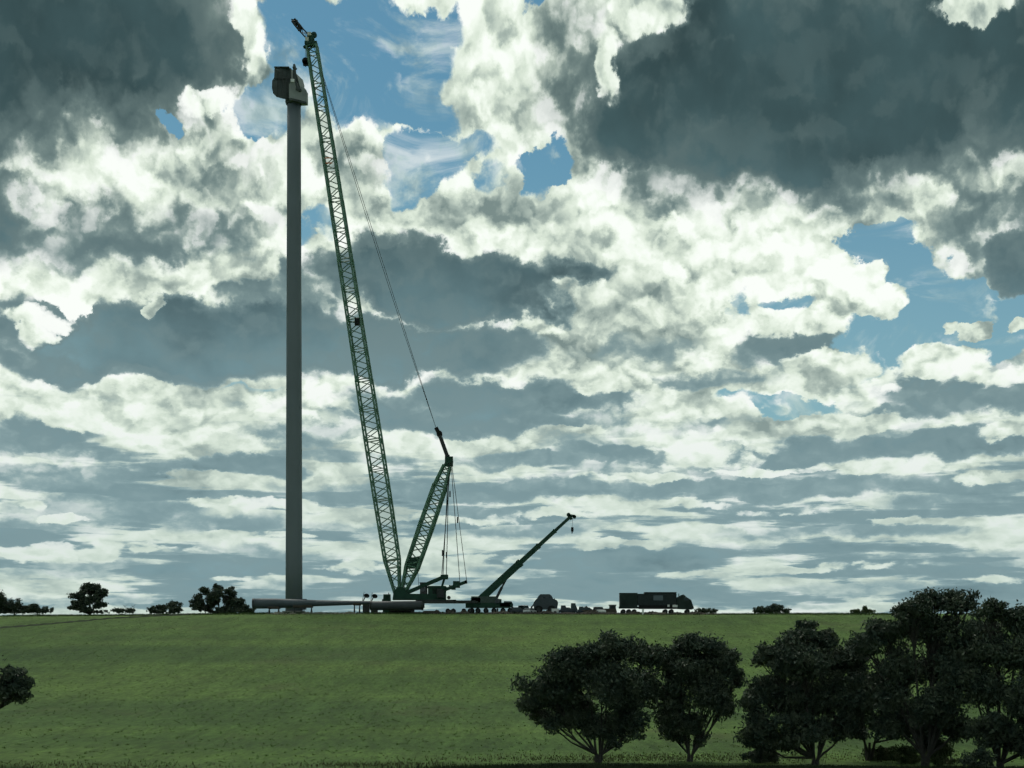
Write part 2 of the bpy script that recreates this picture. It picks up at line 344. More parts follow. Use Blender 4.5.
def gmix(f, a, b, mode='MIX'):
    m_ = t.nodes.new('ShaderNodeMix'); m_.data_type = 'RGBA'; m_.blend_type = mode
    if isinstance(f, float): m_.inputs[0].default_value = f
    else: t.links.new(f, m_.inputs[0])
    t.links.new(a, m_.inputs[6]) if not isinstance(a, tuple) else setattr(m_.inputs[6], 'default_value', (*a, 1))
    t.links.new(b, m_.inputs[7]) if not isinstance(b, tuple) else setattr(m_.inputs[7], 'default_value', (*b, 1))
    return m_.outputs[2]
big = gramp(gn(.012, (1, .45, 1), 5), (.058, .112, .031), (.096, .162, .046), .36, .64)
med = gramp(gn(.30, (1, .16, 1), 7, .75), (.5, .52, .52), (1.4, 1.38, 1.3), .3, .7)
fine = gramp(gn(2.2, (1, .14, 1), 4, .8), (.55, .55, .55), (1.4, 1.38, 1.3), .3, .7)
c = gmix(1.0, gmix(.75, big, med, 'MULTIPLY'), fine, 'MULTIPLY')
tr_f = gramp(gn(.5, (.03, 1, 1), 3, .5), (.94, .94, .95), (1.04, 1.04, 1.03), .4, .6)
c = gmix(1.0, c, tr_f, 'MULTIPLY')
c = gmix(1.0, c, gramp(gn(.022, (.22, 1.5, 1), 4, .5), (.78, .82, .86), (1.2, 1.16, 1.05), .38, .62), 'MULTIPLY')  # broad bands: cloud shade and brighter ground put into the grass colour
dry = gramp(gn(.05, (1, .8, 1), 6, .7), (0, 0, 0), (.55, .55, .55), .56, .72)
c = gmix(dry, c, (.085, .088, .04))
t.links.new(c, p.inputs['Base Color'])
b_ = t.nodes.new('ShaderNodeBump'); b_.inputs['Strength'].default_value = .5; b_.inputs['Distance'].default_value = .15
t.links.new(gn(1.2, (1, 1, 1), 5, .7), b_.inputs['Height']); t.links.new(b_.outputs[0], p.inputs['Normal'])
tag(link('paddock', gv, gf, gm, smooth=True), kind='structure')
# the worn furrow that crosses the paddock below the crest, on the left
fur = [(-40, 632), (0, 628), (40, 625), (75, 622), (112, 618.5), (150, 616.5), (195, 615)]
fv = []; ff = []
pts = []
for k in range(len(fur)-1):
    for q in range(8):
        a_ = q/8; px = fur[k][0]*(1-a_)+fur[k+1][0]*a_; py = fur[k][1]*(1-a_)+fur[k+1][1]*a_
        D_ = hit(px, py); pts.append(((px-512)/F*D_, D_))
for k, (x, y) in enumerate(pts):
    w = (2.6+1.0*math.sin(k*1.7)+.6*math.sin(k*3.9))*(1-.65*k/len(pts)); hgt = .22+.10*math.sin(k*2.3)
    for dy, dz in ((-w, -.05), (-w*.4, hgt), (w*.4, hgt*.8), (w, -.05)): fv.append((x, y+dy, G(x, y+dy)+dz+.01))
ff = [(4*k+j, 4*k+j+4, 4*k+j+5, 4*k+j+1) for k in range(len(pts)-1) for j in range(3)]
tag(link('furrow', fv, ff, mat('rank_grass', (.018, .034, .012), .95, var=.4, vscale=.8, bump=.4), smooth=True), kind='structure')
# ------------------------------------------------------------------ vegetation
rng = np.random.default_rng(11)
def leafmat(name, a, b):
    m = bpy.data.materials.new(name); m.use_nodes = True; t = m.node_tree; p = t.nodes['Principled BSDF']
    p.inputs['Roughness'].default_value = .6; p.inputs['Specular IOR Level'].default_value = .12
    tcn = t.nodes.new('ShaderNodeTexCoord'); nz = t.nodes.new('ShaderNodeTexNoise'); nz.inputs['Scale'].default_value = .9; nz.inputs['Detail'].default_value = 7
    nz.inputs['Roughness'].default_value = .75
    t.links.new(tcn.outputs['Object'], nz.inputs['Vector'])
    r = t.nodes.new('ShaderNodeValToRGB'); r.color_ramp.elements[0].position = .38; r.color_ramp.elements[1].position = .62
    r.color_ramp.elements[0].color = (*a, 1); r.color_ramp.elements[1].color = (*b, 1)
    t.links.new(nz.outputs['Fac'], r.inputs[0]); t.links.new(r.outputs[0], p.inputs['Base Color']); return m
LEAF = leafmat('eucalypt_leaves', (.036, .058, .048), (.098, .118, .078))
LEAF2 = leafmat('shrub_leaves', (.045, .075, .03), (.11, .13, .06))
BARK = mat('bark', (.11, .095, .08), .9, var=.5, vscale=2.0)
BARKD = mat('dark_bark', (.06, .058, .052), .9, var=.4, vscale=2.0)
def leaves(name, clumps, n_per, size, material, parent):
    """clumps: centre, radii (3), density; leaf-sized quads all through each clump, thicker at its rim"""
    C = []; 
    for c, r, dn in clumps:
        n_ = int(n_per*dn)
        d = rng.normal(size=(n_, 3)); d /= np.linalg.norm(d, axis=1)[:, None]
        rad = rng.random(n_)**.42*(1+.4*rng.random(n_)**4)
        lump = 1+.22*np.sin(d[:, 0]*5+c[0]*3)*np.sin(d[:, 1]*5+c[1])+.18*np.sin(d[:, 2]*6+c[2]*2)
        P = np.array(c)+d*np.array(r)*(rad*lump)[:, None]
        P[:, 2] -= np.where(d[:, 2] < 0, .0, 0)
        C.append(P)
    C = np.concatenate(C); n_ = len(C)
    a = rng.normal(size=(n_, 3)); a[:, 2] -= .5; a /= np.linalg.norm(a, axis=1)[:, None]
    b = np.cross(a, rng.normal(size=(n_, 3))); b /= np.linalg.norm(b, axis=1)[:, None]
    L = size*(.6+.8*rng.random(n_))[:, None]; Wd = L*.42
    V_ = np.stack([C-a*L*.5, C+b*Wd*.5, C+a*L*.5, C-b*Wd*.5], 1).reshape(-1, 3)
    me = bpy.data.meshes.new(name); me.vertices.add(4*n_); me.vertices.foreach_set('co', V_.astype(np.float32).ravel())
    me.loops.add(4*n_); me.loops.foreach_set('vertex_index', np.arange(4*n_, dtype=np.int32))
    me.polygons.add(n_); me.polygons.foreach_set('loop_start', np.arange(0, 4*n_, 4, dtype=np.int32))
    me.update(); me.validate(); me.materials.append(material)
    o = bpy.data.objects.new(name, me); COL.objects.link(o); o.parent = parent; return o
def tree(name, label, group, base_px, D, lobes, stems=3, r0=.16, sub=7, n_per=260, size=.26, yscale=.8, leafm=None, bark=None, cat='tree', deep=None):
    """lobes in photo terms (x, y, rx, ry, depth offset in m): each becomes a cluster of leaf clumps on its own limb"""
    bx = (base_px-512)/F*D; base = Vector((bx, D, G(bx, D)))
    root = thing(name, base, label, cat, group)
    s = D/F; clumps = []; tr = MB(); ends = []
    for L_ in lobes:
        px, py, rx, ry = L_[:4]; off = L_[4] if len(L_) > 4 else rng.uniform(-1, 1)*rx*s*.8
        dn = L_[5] if len(L_) > 5 else 1
        c = at(px, py, D)-base; c.y = off
        rxm, rym = rx*s, ry*s; rd = max(rxm, rym)*yscale
        ends.append((c, rxm, rym))
        cm = .5*min(rxm, rym); k = int(min(26, max(4, (sub/8)*3.6*rxm*rym/(cm*cm)*.8)))
        for _ in range(k):
            d = rng.normal(size=3); d /= np.linalg.norm(d); q = rng.uniform(.25, .95)
            cr = max(.22, cm*rng.uniform(.65, 1.15))
            cc = (c.x+d[0]*(rxm-cr*.55)*q*1.1, c.y+d[1]*rd*q, c.z+d[2]*(rym-cr*.5)*q*1.1)
            clumps.append((cc, (cr*1.15, cr*1.1, cr*.85), dn*cr*cr))
    # trunks fork from the ground, one limb to every lobe, twigs to every clump
    st = []
    zt = min(e[0].z-e[2] for e in ends); zt = max(.5, zt)
    for i in range(stems):
        a_ = 2*math.pi*i/stems+rng.random(); sp = .10*r0*10
        lean = (i-(stems-1)/2)/max(1, stems)
        st.append((Vector((math.cos(a_)*.12*min(1, stems-1), math.sin(a_)*.12*min(1, stems-1), -.1)), Vector((lean*zt*.55+math.cos(a_)*.1, math.sin(a_)*zt*.25, zt*.8))))
    for p_, q_ in st:
        mid = p_.lerp(q_, .5)+Vector((rng.uniform(-1, 1)*.06*zt, rng.uniform(-1, 1)*.06*zt, 0))
        tr.path([p_, mid, q_], [r0*1.15, r0*.9, r0*.72], 7)
    tops = []
    for c, rxm, rym in ends:
        q_ = min(st, key=lambda a: (a[1].x-c.x)**2+.3*(a[1].y-c.y)**2)[1]
        mid = q_.lerp(c, .5)+Vector((rng.uniform(-.25, .25), rng.uniform(-.25, .25), -.12*abs(c.x-q_.x)+rng.uniform(-.1, .2)))
        tr.path([q_, mid, c], [r0*.66, r0*.42, r0*.22], 6); tops.append((q_, mid, c))
    for cc, _, _ in clumps:
        q_, mid, c = min(tops, key=lambda a: (a[2]-Vector(cc)).length)
        p_ = mid.lerp(c, rng.uniform(.2, .8)); v = Vector(cc)
        tr.path([p_, p_.lerp(v, .5)+Vector((0, 0, rng.uniform(-.15, .1))), v], [r0*.24, r0*.15, r0*.05], 4)
    tr.build('trunk', bark or BARKD, root)
    leaves('crown', clumps, n_per, size, leafm or LEAF, root)
    return root
GF = 'gum trees along the near edge of the paddock'
tree('gum_tree', 'wide rounded dark gum tree, leftmost of the near row, standing clear on its left side', GF, 598, 108,
     [(545, 690, 28, 24), (532, 705, 16, 14), (560, 668, 30, 22), (585, 655, 34, 18), (615, 650, 32, 17), (645, 655, 26, 20), (600, 685, 40, 30), (640, 690, 30, 30),
      (575, 705, 30, 24), (625, 712, 28, 22), (600, 728, 20, 14, 0, .7), (562, 722, 20, 14), (540, 716, 12, 8), (585, 722, 26, 18, 0, .8), (630, 730, 18, 16, 0, .6), (612, 742, 10, 10, 0, .5)], stems=6, r0=.13, sub=8, n_per=700)
tree('gum_tree', 'tall narrow gum tree with see-through patches, second in the near row from the left', GF, 690, 110,
     [(688, 645, 24, 16), (712, 650, 24, 18), (668, 655, 16, 16, 0), (705, 668, 26, 20, 1), (736, 674, 10, 16, 0, .7), (724, 706, 16, 20, 0, .6), (728, 664, 16, 18, 0, .6), (680, 672, 26, 24), (708, 690, 26, 30, 0, .7), (672, 705, 20, 26), (690, 728, 18, 18), (722, 690, 14, 24, 0, .45), (734, 655, 8, 8, 0, .6), (672, 728, 14, 14), (700, 740, 10, 12, 0, .6)],
     stems=3, r0=.13, sub=8, n_per=700)
tree('gum_tree', 'dark gum tree whose crown rises to a narrow tip, third in the near row', GF, 815, 107,
     [(806, 628, 12, 9), (795, 640, 22, 14), (825, 640, 22, 12), (770, 655, 20, 14), (800, 665, 40, 24), (845, 662, 30, 22), (765, 690, 26, 20), (800, 700, 44, 30), (845, 700, 36, 28),
      (758, 725, 26, 20), (800, 730, 34, 20), (748, 702, 14, 10), (850, 728, 26, 16), (785, 742, 22, 14, 0, .8), (758, 742, 16, 12, 0, .7)], stems=4, r0=.15, sub=9, n_per=700)
tree('gum_tree', 'tallest gum tree of the near row, its top dome standing above the skyline', GF, 925, 104,
     [(905, 612, 26, 16), (935, 604, 30, 15), (965, 602, 22, 13), (885, 630, 24, 20), (930, 628, 40, 20, 0, .45), (868, 645, 16, 16), (900, 668, 34, 24), (945, 670, 36, 26), (885, 700, 30, 26), (935, 705, 38, 24),
      (975, 640, 30, 26, 0, .9), (955, 655, 30, 24, 1), (895, 725, 26, 20, 1), (930, 735, 20, 16, 1), (960, 728, 26, 16)], stems=3, r0=.2, sub=9, n_per=700)
tree('gum_tree', 'broad gum tree cut off by the right edge, mottled with paler leaves', GF, 1000, 101,
     [(990, 612, 24, 12), (1018, 622, 22, 20), (1045, 615, 26, 16), (1000, 650, 30, 26), (1035, 660, 34, 30), (985, 690, 30, 26, 0, .9), (972, 668, 28, 28, 1, .8), (1020, 705, 36, 28), (990, 728, 28, 20), (1050, 720, 34, 28), (1022, 745, 26, 16)],
     stems=3, r0=.17, sub=9, n_per=700)
tree('gum_tree', 'low dark gum tree filling the gap below the tallest crown, short leaning stems', GF, 868, 112,
     [(865, 690, 26, 22), (860, 665, 20, 22, 0), (856, 642, 14, 12, 0), (895, 690, 22, 24, 0), (880, 715, 28, 20), (850, 715, 22, 20), (905, 712, 26, 20), (925, 722, 26, 16)], stems=4, r0=.12, sub=8, n_per=300)
tree('gum_tree', 'dark tree crown reaching in from the left edge over the paddock', None, -48, 104,
     [(12, 680, 15, 14, 0), (20, 692, 13, 12, 0), (3, 696, 15, 11, 0), (-20, 685, 26, 24), (-45, 670, 34, 26), (-70, 690, 34, 26), (10, 672, 8, 7, 0), (25, 684, 8, 9, 0)], stems=2, r0=.17, sub=9, n_per=700)
# undergrowth between the trunks
GS = 'low shrubs under the near gum trees'
for (px, D, h, lab) in ((905, 109, 18, 'pale green shrub between the trunks below the tallest gum tree'), (940, 106, 22, 'leafy shrub right of the tallest gum trunk'),
                        (880, 113, 12, 'low light shrub left of the tallest gum trunk'), (978, 99, 20, 'dark shrub at the foot of the rightmost gum tree'), (760, 109, 14, 'small dark shrub at the left foot of the third gum tree')):
    gy = YH-G((px-512)/F*D, D)/D*F
    dk = 'dark' in lab
    tree('shrub', lab, GS, px, D, [(px-9, gy-h*.5, 11, h*.5), (px+8, gy-h*.6, 12, h*.55), (px, gy-h*.8, 10, h*.4), (px+3, gy-h*.25, 16, h*.3)], stems=4, r0=.04, sub=6, n_per=800, size=.2,
         leafm=LEAF if dk else LEAF2, cat='shrub')
# trees beyond the crest
GH = 'trees and bushes along the crest'
def crest(name, label, bx, D, lobes, **k):
    k.setdefault('sub', 7); k.setdefault('n_per', 260); k.setdefault('size', .45)
    if k.get('cat') == 'bush': lobes = [(a[0], a[1]-.3, a[2]*1.05, a[3]*1.1)+tuple(a[4:]) for a in lobes]+[(a[0], 611.5, a[2]*.9, 2.2, 0) for a in lobes]
    return tree(name, label, GH, bx, D, lobes, **k)
crest('gum_tree', 'round-topped tree with an open lower crown, alone on the crest at the left', 90, 398,
      [(90, 590, 13, 6), (78, 595, 9, 6), (102, 594, 8, 5), (90, 599, 10, 6), (76, 606, 8, 5), (100, 604, 7, 6), (86, 609, 10, 4), (90, 586.5, 11, 4), (84, 602, 9, 5), (92, 611, 20, 2.5)], stems=2, r0=.3, size=.55)
crest('gum_tree', 'bushy tree of many separate leaf clumps, on the crest just left of the tower', 219, 398,
      [(219, 588, 7, 5), (207, 592, 7, 5), (232, 592, 8, 5), (197, 599, 7, 6), (212, 600, 10, 7), (228, 600, 10, 7), (241, 602, 6, 7), (205, 608, 10, 4), (226, 609, 14, 4), (240, 609, 7, 3), (198, 606, 9, 6), (218, 595, 10, 6), (236, 604, 8, 6), (215, 611, 22, 3)], stems=3, r0=.3, size=.55)
crest('bush', 'tall dark bush at the far left end of the crest', -4, 395, [(-6, 595, 9, 9), (2, 600, 7, 8), (-14, 602, 10, 9), (0, 607, 9, 5)], stems=2, r0=.2, cat='bush')
crest('bush', 'rounded dark bush second from the left edge on the crest', 15, 396, [(14, 605, 11, 6), (22, 608, 7, 4), (8, 608, 8, 5)], stems=3, r0=.15, cat='bush')
crest('bush', 'low spreading bush tapering to the right, third from the left edge', 38, 397, [(36, 608, 8, 4), (44, 610, 10, 3), (30, 610, 8, 3)], stems=3, r0=.12, cat='bush')
crest('bush', 'low twin-topped bush left of the tree beside the tower', 168, 397, [(172, 605, 8, 4), (160, 608, 9, 3.5), (176, 609, 8, 3.5), (152, 610, 6, 2)], stems=3, r0=.12, cat='bush')
crest('bush', 'tiny dark bush right of the round-topped tree', 120, 397, [(118, 610.5, 7, 2.5), (130, 610.5, 6, 2)], stems=3, r0=.08, cat='bush')
crest('bush', 'dark two-humped bush alone on the crest right of the truck', 769, 393, [(776, 608, 9, 4), (760, 610, 9, 3), (786, 610.5, 5, 2.5), (768, 611, 14, 2)], stems=3, r0=.1, cat='bush')
crest('bush', 'small pale bush on the crest left of the tallest gum tree', 862, 393, [(865, 609, 4, 3), (856, 611, 8, 1.6), (870, 611, 6, 1.6)], stems=2, r0=.08, cat='bush', leafm=LEAF2)
crest('bush', 'low dark bush touching the right end of the green truck', 704, 392, [(702, 610.5, 9, 2.5), (712, 611, 7, 2)], stems=3, r0=.08, cat='bush')
crest('bush', 'dark bush just left of the long pale blade', 247, 394, [(246, 607, 4, 3), (250, 610, 6, 2), (240, 611, 8, 2)], stems=2, r0=.08, cat='bush')
# two bare saplings by the round-topped tree
for px, lab in ((125, 'thin bare sapling nearer the round-topped tree'), (133, 'thin bare sapling farther right of the round-topped tree')):
    D = 396; x = (px-512)/F*D; r_ = thing('sapling', (x, D, G(x, D)), lab, 'sapling', 'bare saplings on the crest'); tr = MB()
    tr.path([(0, 0, 0), (.1, 0, 1.2), (-.05, 0, 2.5)], [.09, .06, .03], 5)
    for k in range(9):
        z = .7+k*.2; a_ = k*2.4; tr.tube((.05, 0, z), (.05+math.cos(a_)*.8, math.sin(a_)*.7, z+.65), .035, .012, 4)
    tr.build('trunk', BARKD, r_)
# a darker strip of grass blades at the near edge, bottom right
def blades(name, n_, fx, hgt, material, kind):
    P = np.array([fx() for _ in range(n_)]); zz = gz(P[:, 0], P[:, 1])
    hh = hgt*(.5+rng.random(n_)); a = rng.random(n_)*6.28; w = .03+.03*rng.random(n_)
    le = rng.normal(size=(n_, 2))*.25*hh[:, None]
    A = np.stack([P[:, 0]-np.cos(a)*w, P[:, 1]-np.sin(a)*w, zz-.03], 1); B_ = np.stack([P[:, 0]+np.cos(a)*w, P[:, 1]+np.sin(a)*w, zz-.03], 1)
    T = np.stack([P[:, 0]+le[:, 0], P[:, 1]+le[:, 1], zz+hh], 1)
    V_ = np.stack([A, B_, T], 1).reshape(-1, 3)
    me = bpy.data.meshes.new(name); me.vertices.add(3*n_); me.vertices.foreach_set('co', V_.astype(np.float32).ravel())
    me.loops.add(3*n_); me.loops.foreach_set('vertex_index', np.arange(3*n_, dtype=np.int32))
    me.polygons.add(n_); me.polygons.foreach_set('loop_start', np.arange(0, 3*n_, 3, dtype=np.int32)); me.update(); me.materials.append(material)
    o = bpy.data.objects.new(name, me); COL.objects.link(o); return tag(o, kind=kind)
def vf():
    x = rng.uniform(-2, 45)+rng.normal()*3; return (x, rng.uniform(94, 101.6)+.6*math.sin(x*.35)+rng.normal()*.4)
g_ = blades('long_grass', 60000, vf, .22, mat('dark_grass', (.030, .046, .020), .9, var=.4, vscale=.5), 'stuff')
tag(g_, 'dark strip of grass blades along the near edge at the bottom right', 'grass')
def df():
    k = rng.integers(0, 5); c_ = ((-9, 104, 3, 2), (5, 112, 7, 2), (11, 116, 6, 2), (-28, 101, 5, 3), (24, 114, 10, 3))[k]
    return (c_[0]+rng.normal()*c_[2], c_[1]+rng.normal()*c_[3])
g_ = blades('dry_grass', 5000, df, .13, mat('straw_grass', (.13, .13, .065), .9, var=.4, vscale=.5), 'stuff')
tag(g_, 'thin dry tussocks scattered at the near side of the paddock', 'grass')
#@@OBJECTS
# ------------------------------------------------------------------ wind turbine under construction
D = 386.0; s_ = D/F
o = Vector(((294-512)*s_, D, G((294-512)*s_, D)))
wt = thing('wind_turbine', o, 'tall grey turbine tower with its nacelle fitted but no rotor or blades', 'wind turbine')
def lathe(mb, prof_, n, m=None):
    """profile of (radius, height) around z, optionally moved by a matrix"""
    vs = []; m = m or Matrix.Identity(4)
    for r, z in prof_: vs += [m@Vector((r*math.cos(2*math.pi*i/n), r*math.sin(2*math.pi*i/n), z)) for i in range(n)]
    fs = [(j*n+i, j*n+(i+1) % n, (j+1)*n+(i+1) % n, (j+1)*n+i) for j in range(len(prof_)-1) for i in range(n)]
    fs += [tuple(range(n))[::-1], tuple(range((len(prof_)-1)*n, len(prof_)*n))]
    return mb.add(vs, fs)
topz = (YH-101)*s_-o.z
mb = MB(); lathe(mb, [(2.05-.42*k/10, topz*k/10) for k in range(11)], 40); tw = mb.build('tower', TOWER, wt, True)
for k in range(1, 5):
    r_ = 2.05-.42*k/5; mb = MB(); lathe(mb, [(r_+.02, topz*k/5-.12), (r_+.02, topz*k/5+.12)], 40); mb.build('flange', TOWER, wt)
MB().box((0, 0, .2), (5.4, 5.4, .5), ch=1.5).build('foundation', mat('concrete', (.3, .3, .28), .9, var=.2), wt)
mb = MB().box((2.35, -.6, 2.0), (1.3, 1.6, 2.3)).box((2.35, -.6, 3.3), (1.5, 1.8, .12))
for k in range(6): mb.box((2.5, -1.6-.28*k, 1.0-.16*k), (.9, .3, .06))
mb.build('door_porch', SECT, wt)
# nacelle: turned so that its dark end faces the camera at the left and its pale flank at the right
nz0 = (YH-101)*s_-o.z
def npt(px, py, dy=0): return at(px, py, 386.0+dy)-o
endf = [(274.6, 69.2), (291, 68.4), (291.5, 85), (289.3, 99.6), (283, 98.8), (276.5, 97), (273.2, 93.5), (272, 88), (272.3, 81), (274.3, 78)]
far = [(289, 73.5), (303, 80), (304.5, 86), (303.5, 99), (297, 99), (290, 97), (287, 94), (286, 89), (286.4, 83), (288.5, 80)]
n_ = len(endf); A = [npt(x, y, -4.2+.12*(x-272)) for x, y in endf]; B2 = [npt(x, y, 7.0) for x, y in far]
MB().add(A+B2, [(i, (i+1) % n_, n_+(i+1) % n_, n_+i) for i in range(n_)]+[tuple(range(n_, 2*n_))]).build('nacelle_core', NACELLE, wt)
A2 = [a+Vector((0, -.25, 0)) for a in A]
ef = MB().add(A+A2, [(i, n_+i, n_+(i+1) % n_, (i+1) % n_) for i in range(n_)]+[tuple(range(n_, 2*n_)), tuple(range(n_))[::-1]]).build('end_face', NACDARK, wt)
mb = MB()
for x in (278, 282.5, 287): mb.beam(npt(x, 71, -3.95), npt(x, 96, -3.95), .12, .12)
mb.beam(npt(274.5, 79, -4.3), npt(291, 78.5, -2.5), .14, .14)
mb.build('face_rib', STEEL, ef)
fl = [(289.0, 84.5), (291.5, 80.2), (294.2, 81.4), (296.3, 87.6), (299.0, 89.6), (301.2, 87.2), (304.2, 87.6), (306.3, 90.0), (306.3, 101.6), (300.6, 102.0), (296.5, 99.5), (289.0, 98.4)]
mb = MB(); P1 = [npt(x, y, -3.9+.18*(x-289)) for x, y in fl]; P2 = [q+Vector((.1, 2.6, 0)) for q in P1]; m_ = len(fl)
mb.add(P1+P2, [tuple(range(m_))[::-1], tuple(range(m_, 2*m_))]+[(i, (i+1) % m_, m_+(i+1) % m_, m_+i) for i in range(m_)])
fk = mb.build('flank_shell', NACELLE, wt)
MB().beam(npt(289.4, 98.9, -4.0), npt(305.8, 103, -1.2), .5, .5).build('lower_flange', NACDARK, wt)
mb = MB().tube(npt(295.6, 91, -2.2), npt(294.4, 68, -2.0), .62, .34, 6).tube(npt(294.4, 68, -2), npt(294.2, 64.2, -2), .5, .22, 6)
mb.beam(npt(296, 86, -2.2), npt(300.6, 91, -2.2), .9, .7).tube(npt(296, 74.5, -2.2), npt(299.6, 88, -2.2), .22, .2, 5).tube(npt(294.4, 67.6, -2.2), npt(296.8, 69.3, -2.2), .24, .2, 5)
mb.build('roof_mast', NACDARK, wt)
MB().box(npt(292.5, 80.6, -3.7), (.95, .5, .7), ch=.15).build('white_housing', WHITE, wt)
mb = MB().box(npt(282, 67.9, -3), (3.6, 1.4, .2)).tube(npt(277, 69, -3), npt(277, 66.8, -3), .06).tube(npt(288, 69, -3), npt(288, 67, -3), .06)
mb.build('roof_rail', NACDARK, wt)
lathe(MB(), [(1.9, nz0-.9), (2.1, nz0-.3), (2.1, nz0+.6)], 24).build('yaw_ring', NACDARK, wt)
# ------------------------------------------------------------------ lattice crane
D = 380.0; s_ = D/F
o = Vector(((398-512)*s_, D, G((398-512)*s_, D)))
CR = thing('crawler_crane', o, 'tall green lattice boom crawler crane beside the turbine tower, with a raised rear mast', 'crane')
def cp(px, py, dy=0): return Vector(((px-398)*s_, dy, (YH-py)*s_-o.z))
YW = R(8); LAT = Vector((math.sin(YW), math.cos(YW), 0))
def lattice(mb, a, b, w0, w1, d0, d1, bays, rc, rl):
    """square lattice from a to b: w across in the luffing plane, d along LAT"""
    ax = (b-a).normalized(); side = ax.cross(LAT).normalized()
    P = []
    for k in range(bays+1):
        t = k/bays; c = a.lerp(b, t); w = w0+(w1-w0)*t; d = d0+(d1-d0)*t
        P.append([c+side*w/2*i+LAT*d/2*j for i, j in ((-1, -1), (1, -1), (1, 1), (-1, 1))])
    for i in range(4): mb.tube(P[0][i], P[-1][i], rc, rc, 6)
    for k in range(bays):
        for i in range(4):
            j = (i+1) % 4
            if k % 2: mb.tube(P[k][i], P[k+1][j], rl, rl, 4, False)
            else: mb.tube(P[k][j], P[k+1][i], rl, rl, 4, False)
            if k % 4 == 0: mb.tube(P[k][i], P[k][j], rl, rl, 4, False)
    return P
tip = cp(311.5, 43); foot = cp(398, 598)
def bl(py): t = (py-598)/(43-598); return foot.lerp(tip, t)
secs = [(598, 560, .8, 3.4), (560, 500, 3.4, 3.7), (500, 440, 3.7, 3.7), (440, 380, 3.7, 3.5), (380, 320, 3.4, 3.2), (320, 260, 3.2, 3.1), (260, 200, 3.0, 2.9), (200, 140, 2.8, 2.7), (140, 85, 2.6, 2.5), (85, 46, 2.5, 2.3)]
for k, (ya, yb, wa, wb) in enumerate(secs):
    mb = MB(); a = bl(ya); b = bl(yb)
    P = lattice(mb, a, b, wa, wb, max(1.6, wa*.8), wb*.8, max(4, int(abs(ya-yb)/7.5)), .24, .115)
    for q in (P[-1],):
        for i in range(4): mb.tube(q[i], q[(i+1) % 4], .15, .15, 4)
    mb.build('boom_section', GREEN, CR)
mb = MB().box(bl(323)+Vector((.6, -1.2, 0)), (1.1, 1.6, 1.5)); mb.build('boom_winch', BLACK, CR)
for y in (160, 165): MB().box(bl(y)+Vector((-.2, -1.5, 0)), (1.6, .08, .28)).build('marker_board', ORANGE, CR)
# boom head with sheaves, the small outrigger jib and its hook block
mb = MB().box(cp(311.2, 44), (2.9, 2.2, .7)).box(cp(310.5, 39), (1.5, 1.6, 2.0)).tube(cp(306, 46), cp(306.4, 47.5), .8, .7, 8)
mb.tube(cp(314, 35, -.3), cp(314, 35, .3), .7, .7, 12).box(cp(313.3, 38), (.5, .8, 1.6))
bh = mb.build('boom_head', DKGREEN, CR)
mb = MB().box(cp(309.8, 35.3, -.9), (.9, .3, .8)).box(cp(307.5, 41, -.9), (.8, .3, 1.2)); mb.build('pale_sheave_cover', mat('cream_paint', (.55, .55, .47), .6), CR)
mb = MB(); lattice(mb, cp(309, 38), cp(299.5, 28), 1.0, .9, .8, .8, 4, .12, .07); lattice(mb, cp(300.5, 29), cp(293.6, 20.4), .9, .8, .8, .7, 4, .24, .18)
mb.tube(cp(296.6, 21.5), cp(291.5, 19.4), .28, .2, 6); mb.box(cp(295.6, 22), (1.0, .6, .9))
mb.build('fly_jib', STEEL, CR)
mb = MB().tube(cp(305.5, 46), cp(305.2, 60), .05).tube(cp(306.6, 46), cp(306.4, 60), .05)
mb.build('hoist_rope', ROPE, CR)
mb = MB().tube(cp(305.7, 61.4, -.4), cp(305.7, 61.4, .4), .85, .85, 12).box(cp(305.7, 63.2), (1.2, .8, 1.1)).tube(cp(305.7, 64.5), cp(305.5, 66.5), .22, .16, 6)
mb.build('hook_block', BLACK, CR)
# rear mast
ma = cp(403.5, 592); mt = cp(447, 466)
def ml(t): return ma.lerp(mt, t)
for (ta, tb, wa, wb) in ((.0, .2, .9, 2.9), (.2, .52, 2.9, 3.1), (.52, .84, 3.1, 2.9), (.84, 1.0, 2.7, 1.6)):
    mb = MB(); P = lattice(mb, ml(ta), ml(tb), wa, wb, max(1.4, wa*.8), wb*.8, max(4, int(19*(tb-ta))), .28, .14)
    for i in range(4): mb.tube(P[-1][i], P[-1][(i+1) % 4], .16, .16, 4)
    mb.build('mast_section', GREEN, CR)
mb = MB().box(ml(.215), (2.9, 2.2, 1.7)).box(ml(.26), (2.6, 2.0, .8)); mb.build('mast_winch', DKGREEN, CR)
mb = MB().box(cp(449, 461.5), (1.9, 1.8, 2.2)).beam(cp(447, 466), cp(450.5, 460), 1.2, 1.6).beam(cp(448, 463), cp(447.3, 455), 1.0, 1.1); mb.build('mast_head', DKGREEN, CR)
mb = MB()
for dy in (-.8, .8): mb.beam(cp(447.6, 457, dy), cp(440, 436, dy), .22, .9)
for t in (.1, .4, .7, 1): mb.beam(cp(447.6, 457, -.8).lerp(cp(440, 436, -.8), t), cp(447.6, 457, .8).lerp(cp(440, 436, .8), t), .3, .5)
mb.build('spreader_strut', STEEL, CR)
mb = MB().beam(cp(440.4, 436), cp(436, 427.8), 1.3, .9).tube(cp(439.5, 434, -.9), cp(439.5, 434, .9), .7, .7, 10); mb.build('pulley_block', BLACK, CR)
mb = MB()
for dy, dx in ((-.9, -1.4), (.9, 1.2)):
    a = cp(436, 428, dy); b = cp(313, 44, dy); prev = a
    for k in range(1, 13):
        t = k/12; q = a.lerp(b, t); q.z -= 5.0*t*(1-t)*.6; q.x += dx*.6*t*(1-t)*4*.3
        mb.tube(prev, q, .055, .055, 4, False); prev = q
